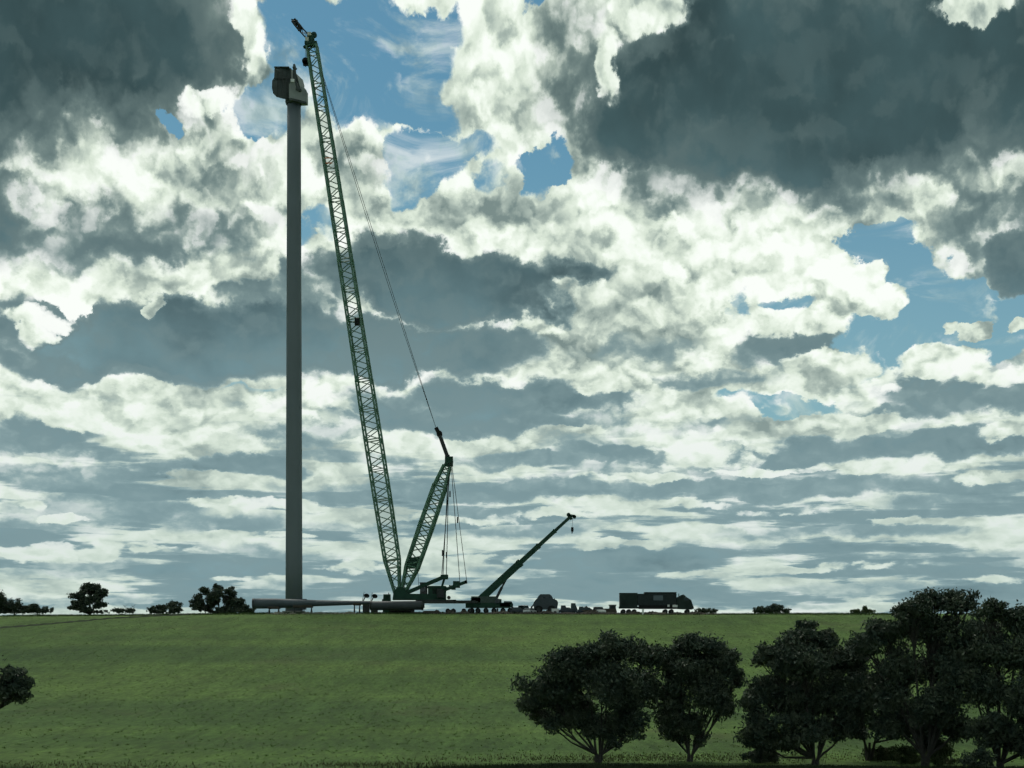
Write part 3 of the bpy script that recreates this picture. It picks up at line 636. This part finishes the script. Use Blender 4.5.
mb.build('boom_pendant', ROPE, CR)
mb = MB()
for a, b in (((448.6, 464), (443, 576)), ((449, 464), (446.4, 575)), ((450.5, 463), (441.8, 574)), ((451, 463), (459.8, 581)), ((451.6, 463), (466.8, 582))):
    for dy in (-.9, .9): mb.tube(cp(*a, dy), cp(*b, dy), .05, .05, 4, False)
mb.tube(cp(418, 571, -1), cp(419, 587, -1), .05, .05, 4)
mb.build('back_stay', ROPE, CR)
for a in ((450, 494), (442.5, 553), (446.5, 555), (457.5, 520)):
    MB().tube(cp(a[0], a[1]-3, 0), cp(a[0], a[1]+3, 0), .16, .16, 6).build('stay_coupling', BLACK, CR)
# upper works
mb = MB().prism([(cp(393, 0).x, cp(0, 600).z), (cp(394, 0).x, cp(0, 592).z), (cp(398, 0).x, cp(0, 588).z), (cp(404, 0).x, cp(0, 587).z), (cp(408, 0).x, cp(0, 594).z), (cp(446, 0).x, cp(0, 594.5).z), (cp(446, 0).x, cp(0, 600).z)], -1.6, 1.6)
mb.build('slewing_deck', DKGREEN, CR)
mb = MB().box(cp(423.7, 591), (1.7, 1.6, 3.9)).box(cp(423.7, 582.8), (1.9, 1.8, .14)); cb = mb.build('cab', STEEL, CR)
MB().box(cp(423.2, 588.4, -.86), (1.2, .08, 1.6)).build('window', GLASS, cb)
mb = MB().box(cp(437, 591.6, .2), (4.2, 3.0, 2.6), ch=.2).box(cp(437, 587.4, .2), (4.6, 3.2, .25)); eh = mb.build('engine_house', DKGREEN, CR)
mb = MB()
for k in range(5): mb.box(cp(433.5+k*1.7, 591.6, -1.34), (.22, .06, 1.7))
mb.build('louvre', BLACK, eh)
for dy in (-2.2, 2.2):
    for k in range(4): MB().box(cp(441, 597-k*2.2, dy), (1.7, .9, .48), ch=.1).build('counterweight', STEEL, CR)
mb = MB()
for dy in (-1.1, 1.1): mb.beam(cp(404, 594, dy), cp(446, 576, dy), .35, .75)
mb.beam(cp(442, 577, -1.2), cp(442, 577, 1.2), .6, .6).box(cp(444.5, 577), (1.7, 2.7, 1.0)).beam(cp(444.8, 577), cp(441.6, 588), .8, .5)
mb.build('gantry', DKGREEN, CR)
mb = MB()
for dy in (-1.0, 1.0): mb.beam(cp(443, 590.5, dy), cp(467, 581.6, dy), .3, .62)
mb.box(cp(456.5, 584.5), (1.6, 2.4, 1.5)).box(cp(466, 582), (.5, 2.3, .7)).box(cp(453.5, 587.5), (1.0, 2.0, 1.0)).beam(cp(450, 586, -1), cp(450, 588, 1), .4, .4)
mb.build('ballast_arm', DKGREEN, CR)
for dy in (-3.2, 3.2):
    x0 = cp(389, 0).x; x1 = cp(414, 0).x; z0 = .05; mb = MB(); prf = [(x0+.6, z0), (x1-.6, z0), (x1, z0+.55), (x1-.5, z0+1.25), (x0+.5, z0+1.25), (x0, z0+.55)]
    mb.prism(prf, dy-.55, dy+.55)
    for k in range(16): mb.box((x0+.7+k*(x1-x0-1.4)/15, dy, z0-.0), (.22, 1.3, .12))
    tr_ = mb.build('crawler_track', BLACK, CR)
    m2 = MB()
    for k in range(7): m2.tube((x0+.8+k*(x1-x0-1.6)/6, dy-.62, z0+.5), (x0+.8+k*(x1-x0-1.6)/6, dy+.62, z0+.5), .34, .34, 10)
    m2.build('track_roller', STEEL, tr_)
MB().box(((cp(401.5, 0).x), 0, 1.0), (3.4, 5.6, .8)).tube((cp(401.5, 0).x, 0, 1.3), (cp(401.5, 0).x, 0, 2.2), 1.6, 1.6, 20).build('car_body', DKGREEN, CR)
# ------------------------------------------------------------------ mobile crane
def wheel(parent, x, y, r, w, org=None):
    tyre = MB().tube((x, y-w/2, r), (x, y+w/2, r), r, r, 16).build('wheel', BLACK, parent)
    MB().tube((x, y-w/2-.02, r), (x, y+w/2+.02, r), r*.5, r*.5, 10).build('rim', STEEL, tyre)
D = 377.0; s_ = D/F; o = Vector(((492-512)*s_, D, G((492-512)*s_, D)))
MC = thing('mobile_crane', o, 'dark wheeled crane with its telescopic boom raised to the right', 'crane')
def mp(px, py, dy=0): return Vector(((px-492)*s_, dy, (YH-py)*s_-o.z))
pa, pb = mp(479, 600.5, .2), mp(570, 517, .2)
cuts = [(0, .46, 1.75, 1.55), (.44, .66, 1.25, 1.1), (.64, .84, 1.0, .85), (.82, 1.0, .8, .62)]
for ta, tb, h0, h1 in cuts:
    a = pa.lerp(pb, ta); b = pa.lerp(pb, tb); mb = MB(); mb.beam(a, b, h0*.7, (h0+h1)/2)
    mb.beam(a.lerp(b, .94), a.lerp(b, 1.0), h0*.8, (h0+h1)/2+.18); mb.build('boom_section', DKGREEN, MC)
mb = MB().beam(mp(568.5, 515.2, .2), mp(575, 516.2, .2), .8, .55).tube(mp(574.5, 516.8, -.2), mp(574.5, 516.8, .6), .42, .42, 10).tube(mp(568.5, 514.6, -.2), mp(568.5, 514.6, .6), .45, .45, 10).beam(mp(570, 516, .2), mp(571.5, 519.5, .2), .8, .6)
mb.build('boom_head', DKGREEN, MC)
MB().tube(mp(572.6, 517.5, .2), mp(572.3, 528, .2), .03, .03, 4).build('hoist_rope', ROPE, MC)
MB().box(mp(572.3, 529.3, .2), (.6, .45, 1.0), ch=.1).tube(mp(572.3, 531.5, .2), mp(572, 533.5, .2), .16, .1, 6).build('hook_block', BLACK, MC)
MB().tube(mp(496, 599, .2), mp(502, 587, .2), .34, .34, 8).tube(mp(502, 587, .2), mp(508, 576, .2), .22, .22, 8).build('luffing_cylinder', STEEL, MC)
mb = MB().box(mp(484, 599.8, 0), (6.0, 2.6, 1.5), ch=.2).box(mp(476, 600.4, 0), (2.4, 2.6, 1.1), ch=.15).box(mp(492, 601, 0), (4.5, 2.3, .8)); mb.build('upper_deck', mat('grey_green_paint', (.07, .1, .09), .6, var=.3), MC)
cb = MB().prism([(mp(495, 0).x, mp(0, 603.4).z), (mp(500.5, 0).x, mp(0, 603.4).z), (mp(500, 0).x, mp(0, 599.2).z), (mp(496, 0).x, mp(0, 598.6).z), (mp(495, 0).x, mp(0, 600).z)], -1.5, -.3).build('operator_cab', GREYB, MC)
MB().box(mp(498, 600.4, -1.52), (.9, .06, .5)).build('window', GLASS, cb)
mb = MB().box(mp(488, 605.4, 0), (10.5, 2.5, 1.15), ch=.1).box(mp(506, 605, 0), (2.8, 2.5, .9)); mb.build('carrier_frame', DKGREEN, MC)
cb = MB().prism([(mp(503, 0).x, mp(0, 607.5).z), (mp(513, 0).x, mp(0, 607.5).z), (mp(513.2, 0).x, mp(0, 604.6).z), (mp(511.5, 0).x, mp(0, 601.6).z), (mp(504, 0).x, mp(0, 601.4).z)], -1.2, 1.2).build('driver_cab', GREYB, MC)
MB().box(mp(509.5, 603, -1.22), (1.0, .06, .5)).build('window', GLASS, cb)
for px in (472, 478, 486, 494, 503, 510):
    for dy in (-1.15, 1.15): wheel(MC, mp(px, 0).x, dy, .62, .45)
for px in (470.5, 497.5):
    MB().box((mp(px, 0).x, 0, .9), (.4, 5.4, .35)).tube((mp(px, 0).x, -2.7, 0), (mp(px, 0).x, -2.7, 1), .14).tube((mp(px, 0).x, 2.7, 0), (mp(px, 0).x, 2.7, 1), .14).build('outrigger', STEEL, MC)
# ------------------------------------------------------------------ blade and steelwork lying on trestles along the crest
def ring_mesh(mb, a, b, prof_, n=20):
    """prof: (t, half width, half height, twist)"""
    ax = (b-a).normalized(); yv = Vector((0, 1, 0)); up = ax.cross(yv)*-1
    vs = []
    for t, w, h, tw in prof_:
        c = a.lerp(b, t)
        for i in range(n):
            th = 2*math.pi*i/n; v = yv*math.cos(th)*w+Vector((0, 0, 1))*math.sin(th)*h
            v = Matrix.Rotation(tw, 3, ax)@v; vs.append(c+v)
    m = len(prof_)
    return mb.add(vs, [(j*n+i, j*n+(i+1) % n, (j+1)*n+(i+1) % n, (j+1)*n+i) for j in range(m-1) for i in range(n)]+[tuple(range(n))[::-1], tuple(range((m-1)*n, m*n))])
D = 374.0; s_ = D/F; o = Vector(((253-512)*s_, D, G((253-512)*s_, D)))
def bp(px, py, dy=0): return Vector(((px-253)*s_, dy, (YH-py)*s_-o.z))
BL = thing('turbine_blade', o, 'long pale blue-grey blade lying at the tower foot, thick root to the left', 'turbine blade')
mb = MB(); ring_mesh(mb, bp(254.2, 603.6), bp(398, 602.6), [(0, 1.15, 1.2, 0), (.06, 1.15, 1.2, 0), (.16, 1.2, 1.15, 0), (.30, 1.3, .95, .1), (.42, 1.2, .75, .1), (.60, .95, .58, .1), (.8, .6, .42, 0), (.95, .3, .25, 0), (1, .06, .06, 0)], 24)
bs = mb.build('shell', BLADEM, BL, True)
MB().tube(bp(252.6, 603.6), bp(254.3, 603.6), 1.22, 1.22, 24).build('root_ring', SECT, BL)
def trestle(px, D, w, label, top_py, group='trestles under the parts lying on the crest', long=0.0):
    s_ = D/F; x = (px-512)*s_; z = G(x, D); h = (YH-top_py)*s_-z
    r_ = thing('trestle', (x, D, z), label, 'trestle', group)
    for sx in (-1, 1):
        MB().beam((sx*w/2, -1.3, 0), (sx*w/2, 0, h-.1), .2, .2).beam((sx*w/2, 1.3, 0), (sx*w/2, 0, h-.1), .2, .2).build('leg', STEEL, r_)
    MB().box((0, 0, h), (w+.5, 2.4, .22)).box((0, -1.1, h+.25), (w+.4, .2, .4)).box((0, 1.1, h+.25), (w+.4, .2, .4)).build('saddle', WOOD, r_)
    return r_
trestle(274, 374, 2.2, 'wide dark trestle under the thick root of the pale blade', 608.4)
trestle(303, 374, 4.0, 'long low trestle under the pale blade below the tower', 607.2)
trestle(357, 374, 1.2, 'small trestle under the thin end of the pale blade', 604.9)
D = 372.5; s_ = D/F; o = Vector(((396-512)*s_, D, G((396-512)*s_, D)))
def sp(px, py, dy=0): return Vector(((px-396)*s_, dy, (YH-py)*s_-o.z))
TS = thing('steel_tube_section', o, 'thick dark steel tube section lying in front of the crawler crane', 'tube section')
mb = MB(); ring_mesh(mb, sp(370, 605.8), sp(423.5, 605.4), [(0, .95, .85, 0), (.02, 1.05, 1.05, 0), (.98, 1.05, 1.05, 0), (1, .95, .85, 0)], 24); mb.build('tube', SECT, TS, True)
for px in (371, 422.5): MB().tube(sp(px-.8, 605.6), sp(px+.8, 605.6), 1.13, 1.13, 24).build('flange', STEEL, TS)
for k, (px, lab) in enumerate(((378, 'timber chock under the left end of the dark tube section'), (415, 'timber chock under the right end of the dark tube section'))):
    x = (px-512)*D/F; c_ = MB().prism([(-1, 0), (1, 0), (.7, .28), (-.7, .28)], -1.2, 1.2).build('chock', WOOD); c_.location = (x, D, G(x, D)); tag(c_, lab, 'chock', 'chocks under the tube section')
D = 373.0; s_ = D/F; o = Vector(((452-512)*s_, D, G((452-512)*s_, D)))
def tp(px, py, dy=0): return Vector(((px-452)*s_, dy, (YH-py)*s_-o.z))
TL = thing('flatbed_trailer', o, 'long low flatbed trailer with daylight under its deck, between the two cranes', 'trailer')
MB().box(tp(450, 602.2), (13.0, 2.5, .5)).box(tp(450, 600.9, 0), (12.0, .2, .2)).build('deck', STEEL, TL)
for dy in (-.5, .5): MB().beam(tp(424, 603.2, dy), tp(424, 608, dy), .2, .2).build('landing_leg', STEEL, TL)
for px in (448, 453.5, 464, 470):
    for dy in (-1, 1): wheel(TL, tp(px, 0).x, dy, .55, .4)
bo = thing('steel_girder', (tp(436, 0).x+o.x, D, o.z+tp(0, 600.6).z), 'slim steel girder laid along the deck of the flatbed trailer', 'girder')
bo.location.z = o.z+tp(0, 600.9).z+.1
MB().box((0, 0, .12), (9.5, .3, .1)).box((0, 0, .0), (9.5, .06, .22)).box((2, 0, -.0), (.3, .28, .2)).build('web', STEEL, bo)
D = 377.0; s_ = D/F
x = (449.5-512)*s_; dr = thing('cable_drum', (x, D-4, o.z+tp(0, 600.4).z), 'small dark cable drum standing on the flatbed trailer', 'cable drum'); dr.location.y = 373
for dy in (-.35, .35): MB().tube((0, dy-.04, .45), (0, dy+.04, .45), .42, .42, 14).build('flange', WOOD, dr)
MB().tube((0, -.3, .45), (0, .3, .45), .26, .26, 12).build('core', ROPE, dr)
# reels and a generator standing behind the blade, left of the crawler crane
for px, top, lab in ((366.2, 592.6, 'upright cable reel behind the blade, farther from the crawler crane'), (374.4, 593.0, 'upright cable reel behind the blade, nearer to the crawler crane')):
    D = 384.0; s_ = D/F; x = (px-512)*s_; z = G(x, D); h = (YH-top)*s_-z
    r_ = thing('cable_reel', (x, D, z), lab, 'cable reel', 'cable reels behind the blade')
    MB().box((0, 0, h*.28), (1.6, 1.2, h*.56)).build('base', STEEL, r_)
    for dy in (-.5, .5): MB().tube((.1, dy-.05, h-.8), (.1, dy+.05, h-.7), .62, .62, 14).build('flange', BLACK, r_)
    MB().tube((.1, -.45, h-.8), (.1, .45, h-.8), .42, .42, 12).build('cable', ROPE, r_)
    MB().beam((-1.0, 0, h*.5), (-.5, 0, h+.1), .1, .12).beam((-1.0, -.2, h*.45), (-.2, -.2, h*.8), .1, .25).build('bracket', STEEL, r_)
D = 384.0; s_ = D/F; x = (387-512)*s_; z = G(x, D); h = (YH-594)*s_-z
r_ = thing('generator', (x, D, z), 'boxy dark generator with rounded top, at the left foot of the crawler crane', 'generator')
MB().box((0, 0, h*.5), (2.0, 1.6, h*.96), ch=.3, taper=(.85, .85)).build('housing', DKGREEN, r_)
MB().tube((.4, 0, h*.9), (.4, 0, h+.35), .1).build('exhaust', STEEL, r_)
MB().box((-1.0, -.2, h*.62), (.3, 1, .9)).build('control_panel', STEEL, r_)
# ------------------------------------------------------------------ vehicles
def car(px, D, label, body, kind='car', L=4.6, rz=0, H=1.5):
    s_ = D/F; x = (px-512)*s_; r_ = thing('pickup' if kind == 'ute' else 'parked_car', (x, D, G(x, D)-.02), label, 'pickup' if kind == 'ute' else 'car', 'cars and pickups parked on the site', rz)
    h = L/2
    low = [(-h, .38), (-h, .8), (-h+.15, .95), (h-1.1, .98), (h-.15, .82), (h, .6), (h-.03, .36)]
    b_ = MB().prism(low, -.88, .88).build('body', body, r_)
    if kind == 'ute': cab_ = [(-.35, .95), (-.25, H), (.75, H+.02), (1.35, .97)]
    else: cab_ = [(-h+.2, .94), (-h+.55, H-.03), (.3, H), (1.15, .97)]
    MB().prism([(a*.97, b-.04 if b > 1.2 else b) for a, b in cab_], -.78, .78).build('glasshouse', GLASS, r_)
    MB().prism([(cab_[1][0]-.02, H-.07), (cab_[1][0]+.02, H), (cab_[2][0]-.02, H+.02), (cab_[2][0]+.08, H-.06)], -.80, .80).build('roof', body, r_)
    if kind == 'ute': MB().box((-h+.95, -.82, 1.08), (1.8, .07, .3)).box((-h+.95, .82, 1.08), (1.8, .07, .3)).box((-h+.06, 0, 1.08), (.07, 1.6, .3)).build('tray_side', body, r_)
    for dy in (-.6, .6):
        MB().box((h-.04, dy, .74), (.08, .34, .16)).build('headlight', WHITE, r_)
    for wx in (-h+.85, h-.9):
        for dy in (-.82, .82): wheel(r_, wx, dy, .34, .22)
    return r_
SILV = mat('silver_paint', (.55, .57, .58), .3, .2, coat=.4)
DKB = mat('dark_blue_paint', (.02, .028, .04), .4, coat=.3)
car(519, 373, 'dark blue car parked just right of the mobile crane', DKB, L=4.2)
car(524.5, 374.5, 'white car on the crest, its raised white roof standing in for a sun glint', WHITE, L=4.4, H=2.0, rz=R(-62))  # sun glint put into white paint and a raised roof
car(530, 372.5, 'low silver car half hidden in front of the grey loader', SILV, L=3.4, rz=R(60), H=1.3)
car(562, 374, 'white pickup parked just right of the grey loader', WHITE, 'ute', 5.0, H=2.0)  # white paint and raised cab stand in for a sun glint
car(572, 375.5, 'silver pickup with a tall cab, second right of the grey loader', SILV, 'ute', 5.0, H=2.5)  # cab raised and painted silver to stand in for a glint
car(568, 372.4, 'dark car in front of the white pickup', DKB, L=4.3)
car(580, 373, 'dark pickup at the left end of the low dark row before the truck', DKB, 'ute', 5.0, H=1.7)
car(599, 372.6, 'small white car facing the paddock, white paint standing in for its front glint', WHITE, L=4.2, rz=R(-70), H=1.7)  # bright glint put into the white body colour
car(588, 373.5, 'dark hatchback between two low dark vehicles', mat('dark_grey_paint', (.03, .032, .034), .4, coat=.3), L=4.2)
# loader
D = 375.0; s_ = D/F; x = (545-512)*s_; o = Vector((x, D, G(x, D)))
LD = thing('wheel_loader', o, 'bulky grey-blue loader with a rounded cab on top, between the mobile crane and pickups', 'loader')
def lp(px, py): return ((px-545)*s_, (YH-py)*s_-o.z)
MB().prism([lp(534, 609.5), lp(533.4, 603), lp(536, 599.5), lp(538, 598), lp(551, 598), lp(557, 600.6), lp(558, 603), lp(557, 609.5)], -1.3, 1.3).build('body', GREYB, LD)
cb = MB().prism([lp(537.2, 598.2), lp(539, 595.4), lp(540.5, 594.4), lp(549.5, 594.4), lp(551.5, 596), lp(552.8, 598.2)], -1.05, 1.05).build('cab', GREYB, LD)
MB().prism([lp(538.8, 597.8), lp(540.2, 595.6), lp(544.5, 595.6), lp(544.5, 597.8)], -1.08, 1.08).prism([lp(545.3, 597.8), lp(545.3, 595.6), lp(549.4, 595.6), lp(551, 597.8)], -1.08, 1.08).build('window', GLASS, cb)
MB().beam((lp(535, 0)[0], 0, lp(0, 603)[1]), (lp(531, 0)[0], 0, lp(0, 608)[1]), 1.4, .3).prism([lp(532.4, 610), lp(530.5, 608), lp(531, 606), lp(533.5, 609.5)], -1.4, 1.4).build('bucket', STEEL, LD)
for px in (538.5, 551.5):
    for dy in (-1.25, 1.25): wheel(LD, lp(px, 0)[0], dy*1.1, .95, .5)
MB().tube((lp(554.5, 0)[0], 0, lp(0, 601)[1]), (lp(554.5, 0)[0], 0, lp(0, 598.4)[1]), .1).build('exhaust', BLACK, LD)
# low site boxes between cars and truck
D = 377.0; s_ = D/F; x = (612.5-512)*s_; z = G(x, D)
bx_ = thing('site_toilet', (x, D, z), 'small grey site cabin standing close to the left end of the truck', 'site cabin')
MB().box((0, 0, .95), (1.5, 1.3, 1.9)).build('wall', GREYB, bx_); MB().box((0, 0, 2.0), (1.8, 1.5, .2), ch=.2).build('roof', mat('pale_grey_panel', (.3, .32, .32), .5), bx_); MB().box((0, -.68, .9), (.8, .05, 1.6)).build('door', STEEL, bx_)
# ------------------------------------------------------------------ truck
D = 374.0; s_ = D/F; x = (655-512)*s_; o = Vector((x, D, G(x, D)))
TK = thing('truck', o, 'long dark green truck carrying two boxes, its cab at the right end', 'truck')
def kp(px, py, dy=0): return Vector(((px-655)*s_, dy, (YH-py)*s_-o.z))
def kx(px): return kp(px, 0).x
def kz(py): return kp(0, py).z
MB().box(((kx(619)+kx(680))/2, 0, kz(607.6)), (kx(680)-kx(619), 2.2, .4)).build('chassis', BLACK, TK)
b1 = MB().box(((kx(619.5)+kx(637))/2, 0, (kz(608)+kz(593.6))/2), (kx(637)-kx(619.5), 2.5, kz(593.6)-kz(608))).box(((kx(619.5)+kx(637))/2, 0, kz(593.4)), (kx(637)-kx(619.5)+.1, 2.56, .12)).build('rear_box', TRKG, TK)
mb = MB()
for k in range(11): mb.box((kx(620.5+k*1.55), -1.27, (kz(606.5)+kz(594.6))/2), (.14, .08, kz(594.6)-kz(606.5)))
mb.build('rib', TRKG, b1)
FB = mat('dark_box_paint', (.022, .034, .038), .5, var=.3)
b2 = MB().box(((kx(637.3)+kx(676))/2, 0, (kz(605.5)+kz(594.0))/2), (kx(676)-kx(637.3), 2.46, kz(594.0)-kz(605.5))).box(((kx(644)+kx(676))/2, 0, kz(593.0)), (kx(676)-kx(644), 2.56, .3)).build('front_box', FB, TK)
mb = MB()
for k in range(13): mb.box((kx(640+k*2.9), -1.27, (kz(604)+kz(595))/2), (.12, .08, kz(595)-kz(604)))
mb.build('rib', FB, b2)
MB().box(((kx(653)+kx(662.5))/2, -1.33, kz(598.2)), (kx(662.5)-kx(653), .06, 1.15)).build('grey_panel', mat('grey_panel', (.13, .16, .19), .5), b2)
cb = MB().prism([(kx(676.4), kz(607.6)), (kx(676.4), kz(597.6)), (kx(680), kz(595.6)), (kx(683), kz(594.6)), (kx(686), kz(597.4)), (kx(690.6), kz(600.2)), (kx(691.8), kz(604)), (kx(693.6), kz(608.6)), (kx(692), kz(609.4)), (kx(678), kz(609))], -1.2, 1.2).build('cab', TRKG, TK)
MB().prism([(kx(684.2), kz(600.6)), (kx(684.2), kz(597.3)), (kx(686.2), kz(598.3)), (kx(688.6), kz(600.6))], -1.22, 1.22).build('window', GLASS, cb)
MB().box((kx(692.6), -.9, kz(606.6)), (.2, .3, .25)).build('headlight', WHITE, cb)
MB().tube((kx(678.4), -.9, kz(600)), (kx(678.4), -.9, kz(593.8)), .1).build('exhaust', STEEL, cb)
MB().box(((kx(639)+kx(677))/2, 0, kz(606.8)), (kx(677)-kx(639), 2.3, .95)).build('skirt', BLACK, TK)
MB().box((kx(674.5), -1.22, kz(606.2)), (1.2, .3, .55), ch=.1).box((kx(668), -1.22, kz(606)), (.5, .3, .5)).build('fuel_tank', WHITE, TK)
for px in (623, 628.5, 634, 665, 671, 687):
    for dy in (-1, 1): wheel(TK, kx(px), dy, .55, .4)
x = (643-512)*368.5/F; bk = thing('white_post', (x, 368.5, G(x, 368.5)), 'short white marker post in front of the truck', 'post')
MB().box((0, 0, .55), (.42, .3, 1.1), ch=.08).build('post', WHITE, bk); MB().box((0, 0, 1.15), (.5, .36, .12)).build('cap', WHITE, bk)
x = (659-512)*368.5/F; pl = thing('timber_stack', (x, 368.5, G(x, 368.5)), 'low stack of pale brown timbers in front of the truck', 'timber')
for k in range(6): MB().box((.1*(k % 2), -.4+.4*(k % 3), .13+.26*(k//3)), (3.2-.3*(k//3), .34, .22)).build('timber', mat('pale_timber', (.3, .24, .2), .8, var=.3), pl)

# ------------------------------------------------------------------ low banks of scraped soil in front of the site
def bank(name, px0, px1, D, hf, label, m):
    x0 = (px0-512)*D/F; x1 = (px1-512)*D/F; n_ = int((x1-x0)/.35); vs = []; K = 9
    for i in range(n_+1):
        x = x0+(x1-x0)*i/n_; e = min(1, i/8, (n_-i)/8); h = hf((x*F/D)+512)*e
        for k in range(K):
            t = k/(K-1)*2-1; y = D+t*1.6+.2*math.sin(x*1.3)
            vs.append((x, y, G(x, y)-.04+h*max(0, 1-t*t)*(1+.25*math.sin(x*3.1+k*2)+.2*math.sin(x*7.7-k))))
    fs = [(i*K+k, (i+1)*K+k, (i+1)*K+k+1, i*K+k+1) for i in range(n_) for k in range(K-1)]
    b = link(name, vs, fs, m); return tag(b, label, 'earth bank', 'scraped earth banks along the site')
SOIL = mat('dark_soil', (.055, .05, .038), .95, var=.5, vscale=.9, bump=.5)
SOILP = mat('pale_rubble', (.14, .15, .11), .95, var=.5, vscale=.7, bump=.5)
bank('earth_bank', 482, 724, 370.3, lambda p: .45+.3*math.sin(p*.21)*math.sin(p*.083), 'long dark earth bank in front of the parked vehicles and truck', SOIL)
bank('earth_bank', 262, 366, 370.6, lambda p: .30+.22*math.sin(p*.31)*math.sin(p*.13), 'low uneven earth bank below the long pale blade', SOILP)
bank('earth_bank', 424, 481, 370.4, lambda p: .5+.35*math.sin(p*.45), 'low earth bank below the flatbed trailer', SOIL)
def cf():
    return (rng.uniform(-120, 95), rng.uniform(366, 384))
g_ = blades('crest_grass', 30000, cf, .28, mat('crest_blades', (.05, .085, .028), .9, var=.4, vscale=.3), 'stuff')
tag(g_, 'uneven grass fringe along the crest of the paddock', 'grass')

bank('spoil_heap', 574, 600, 374.6, lambda p: 1.35+.4*math.sin(p*.7), 'dark humped heap of spoil between the pickups and the small white car', SOIL)
bank('spoil_heap', 500, 534, 378.6, lambda p: 1.05+.3*math.sin(p*.8), 'low dark spoil heap behind the brightest white car', SOIL)
def mats_stack(px, D, nrow, label):
    x = (px-512)*D/F; r_ = thing('mat_stack', (x, D, G(x, D)), label, 'timber mats', 'stacks of timber crane mats')
    for k in range(nrow): MB().box((.12*math.sin(px+k*2.1), 0, .16+.31*k), (3.6-.2*(k % 2), 1.4, .27)).build('timber_mat', WOOD, r_)
mats_stack(431, 371.9, 2, 'low stack of timber mats between the tube section and the trailer wheels')
mats_stack(609, 373.6, 4, 'taller stack of timber mats beside the small grey site cabin')
mats_stack(590, 372.4, 3, 'stack of timber mats in front of the humped dark spoil heap')
def tuft_field():
    n_ = 9000; y = 100+272*rng.random(n_)**.8; x = (rng.random(n_)-.5)*y*.72; c_ = []
    P = np.stack([x, y], 1); P = np.repeat(P, 5, 0)+rng.normal(size=(n_*5, 2))*.09; it = iter(P.tolist())
    g_ = blades('paddock_tufts', n_*5, lambda: next(it), .10, mat('tuft_blades', (.09, .175, .045), .9, var=.5, vscale=.15, col2=(.10, .125, .045)), 'stuff')
    tag(g_, 'short grass tufts scattered all over the green paddock', 'grass')
tuft_field()
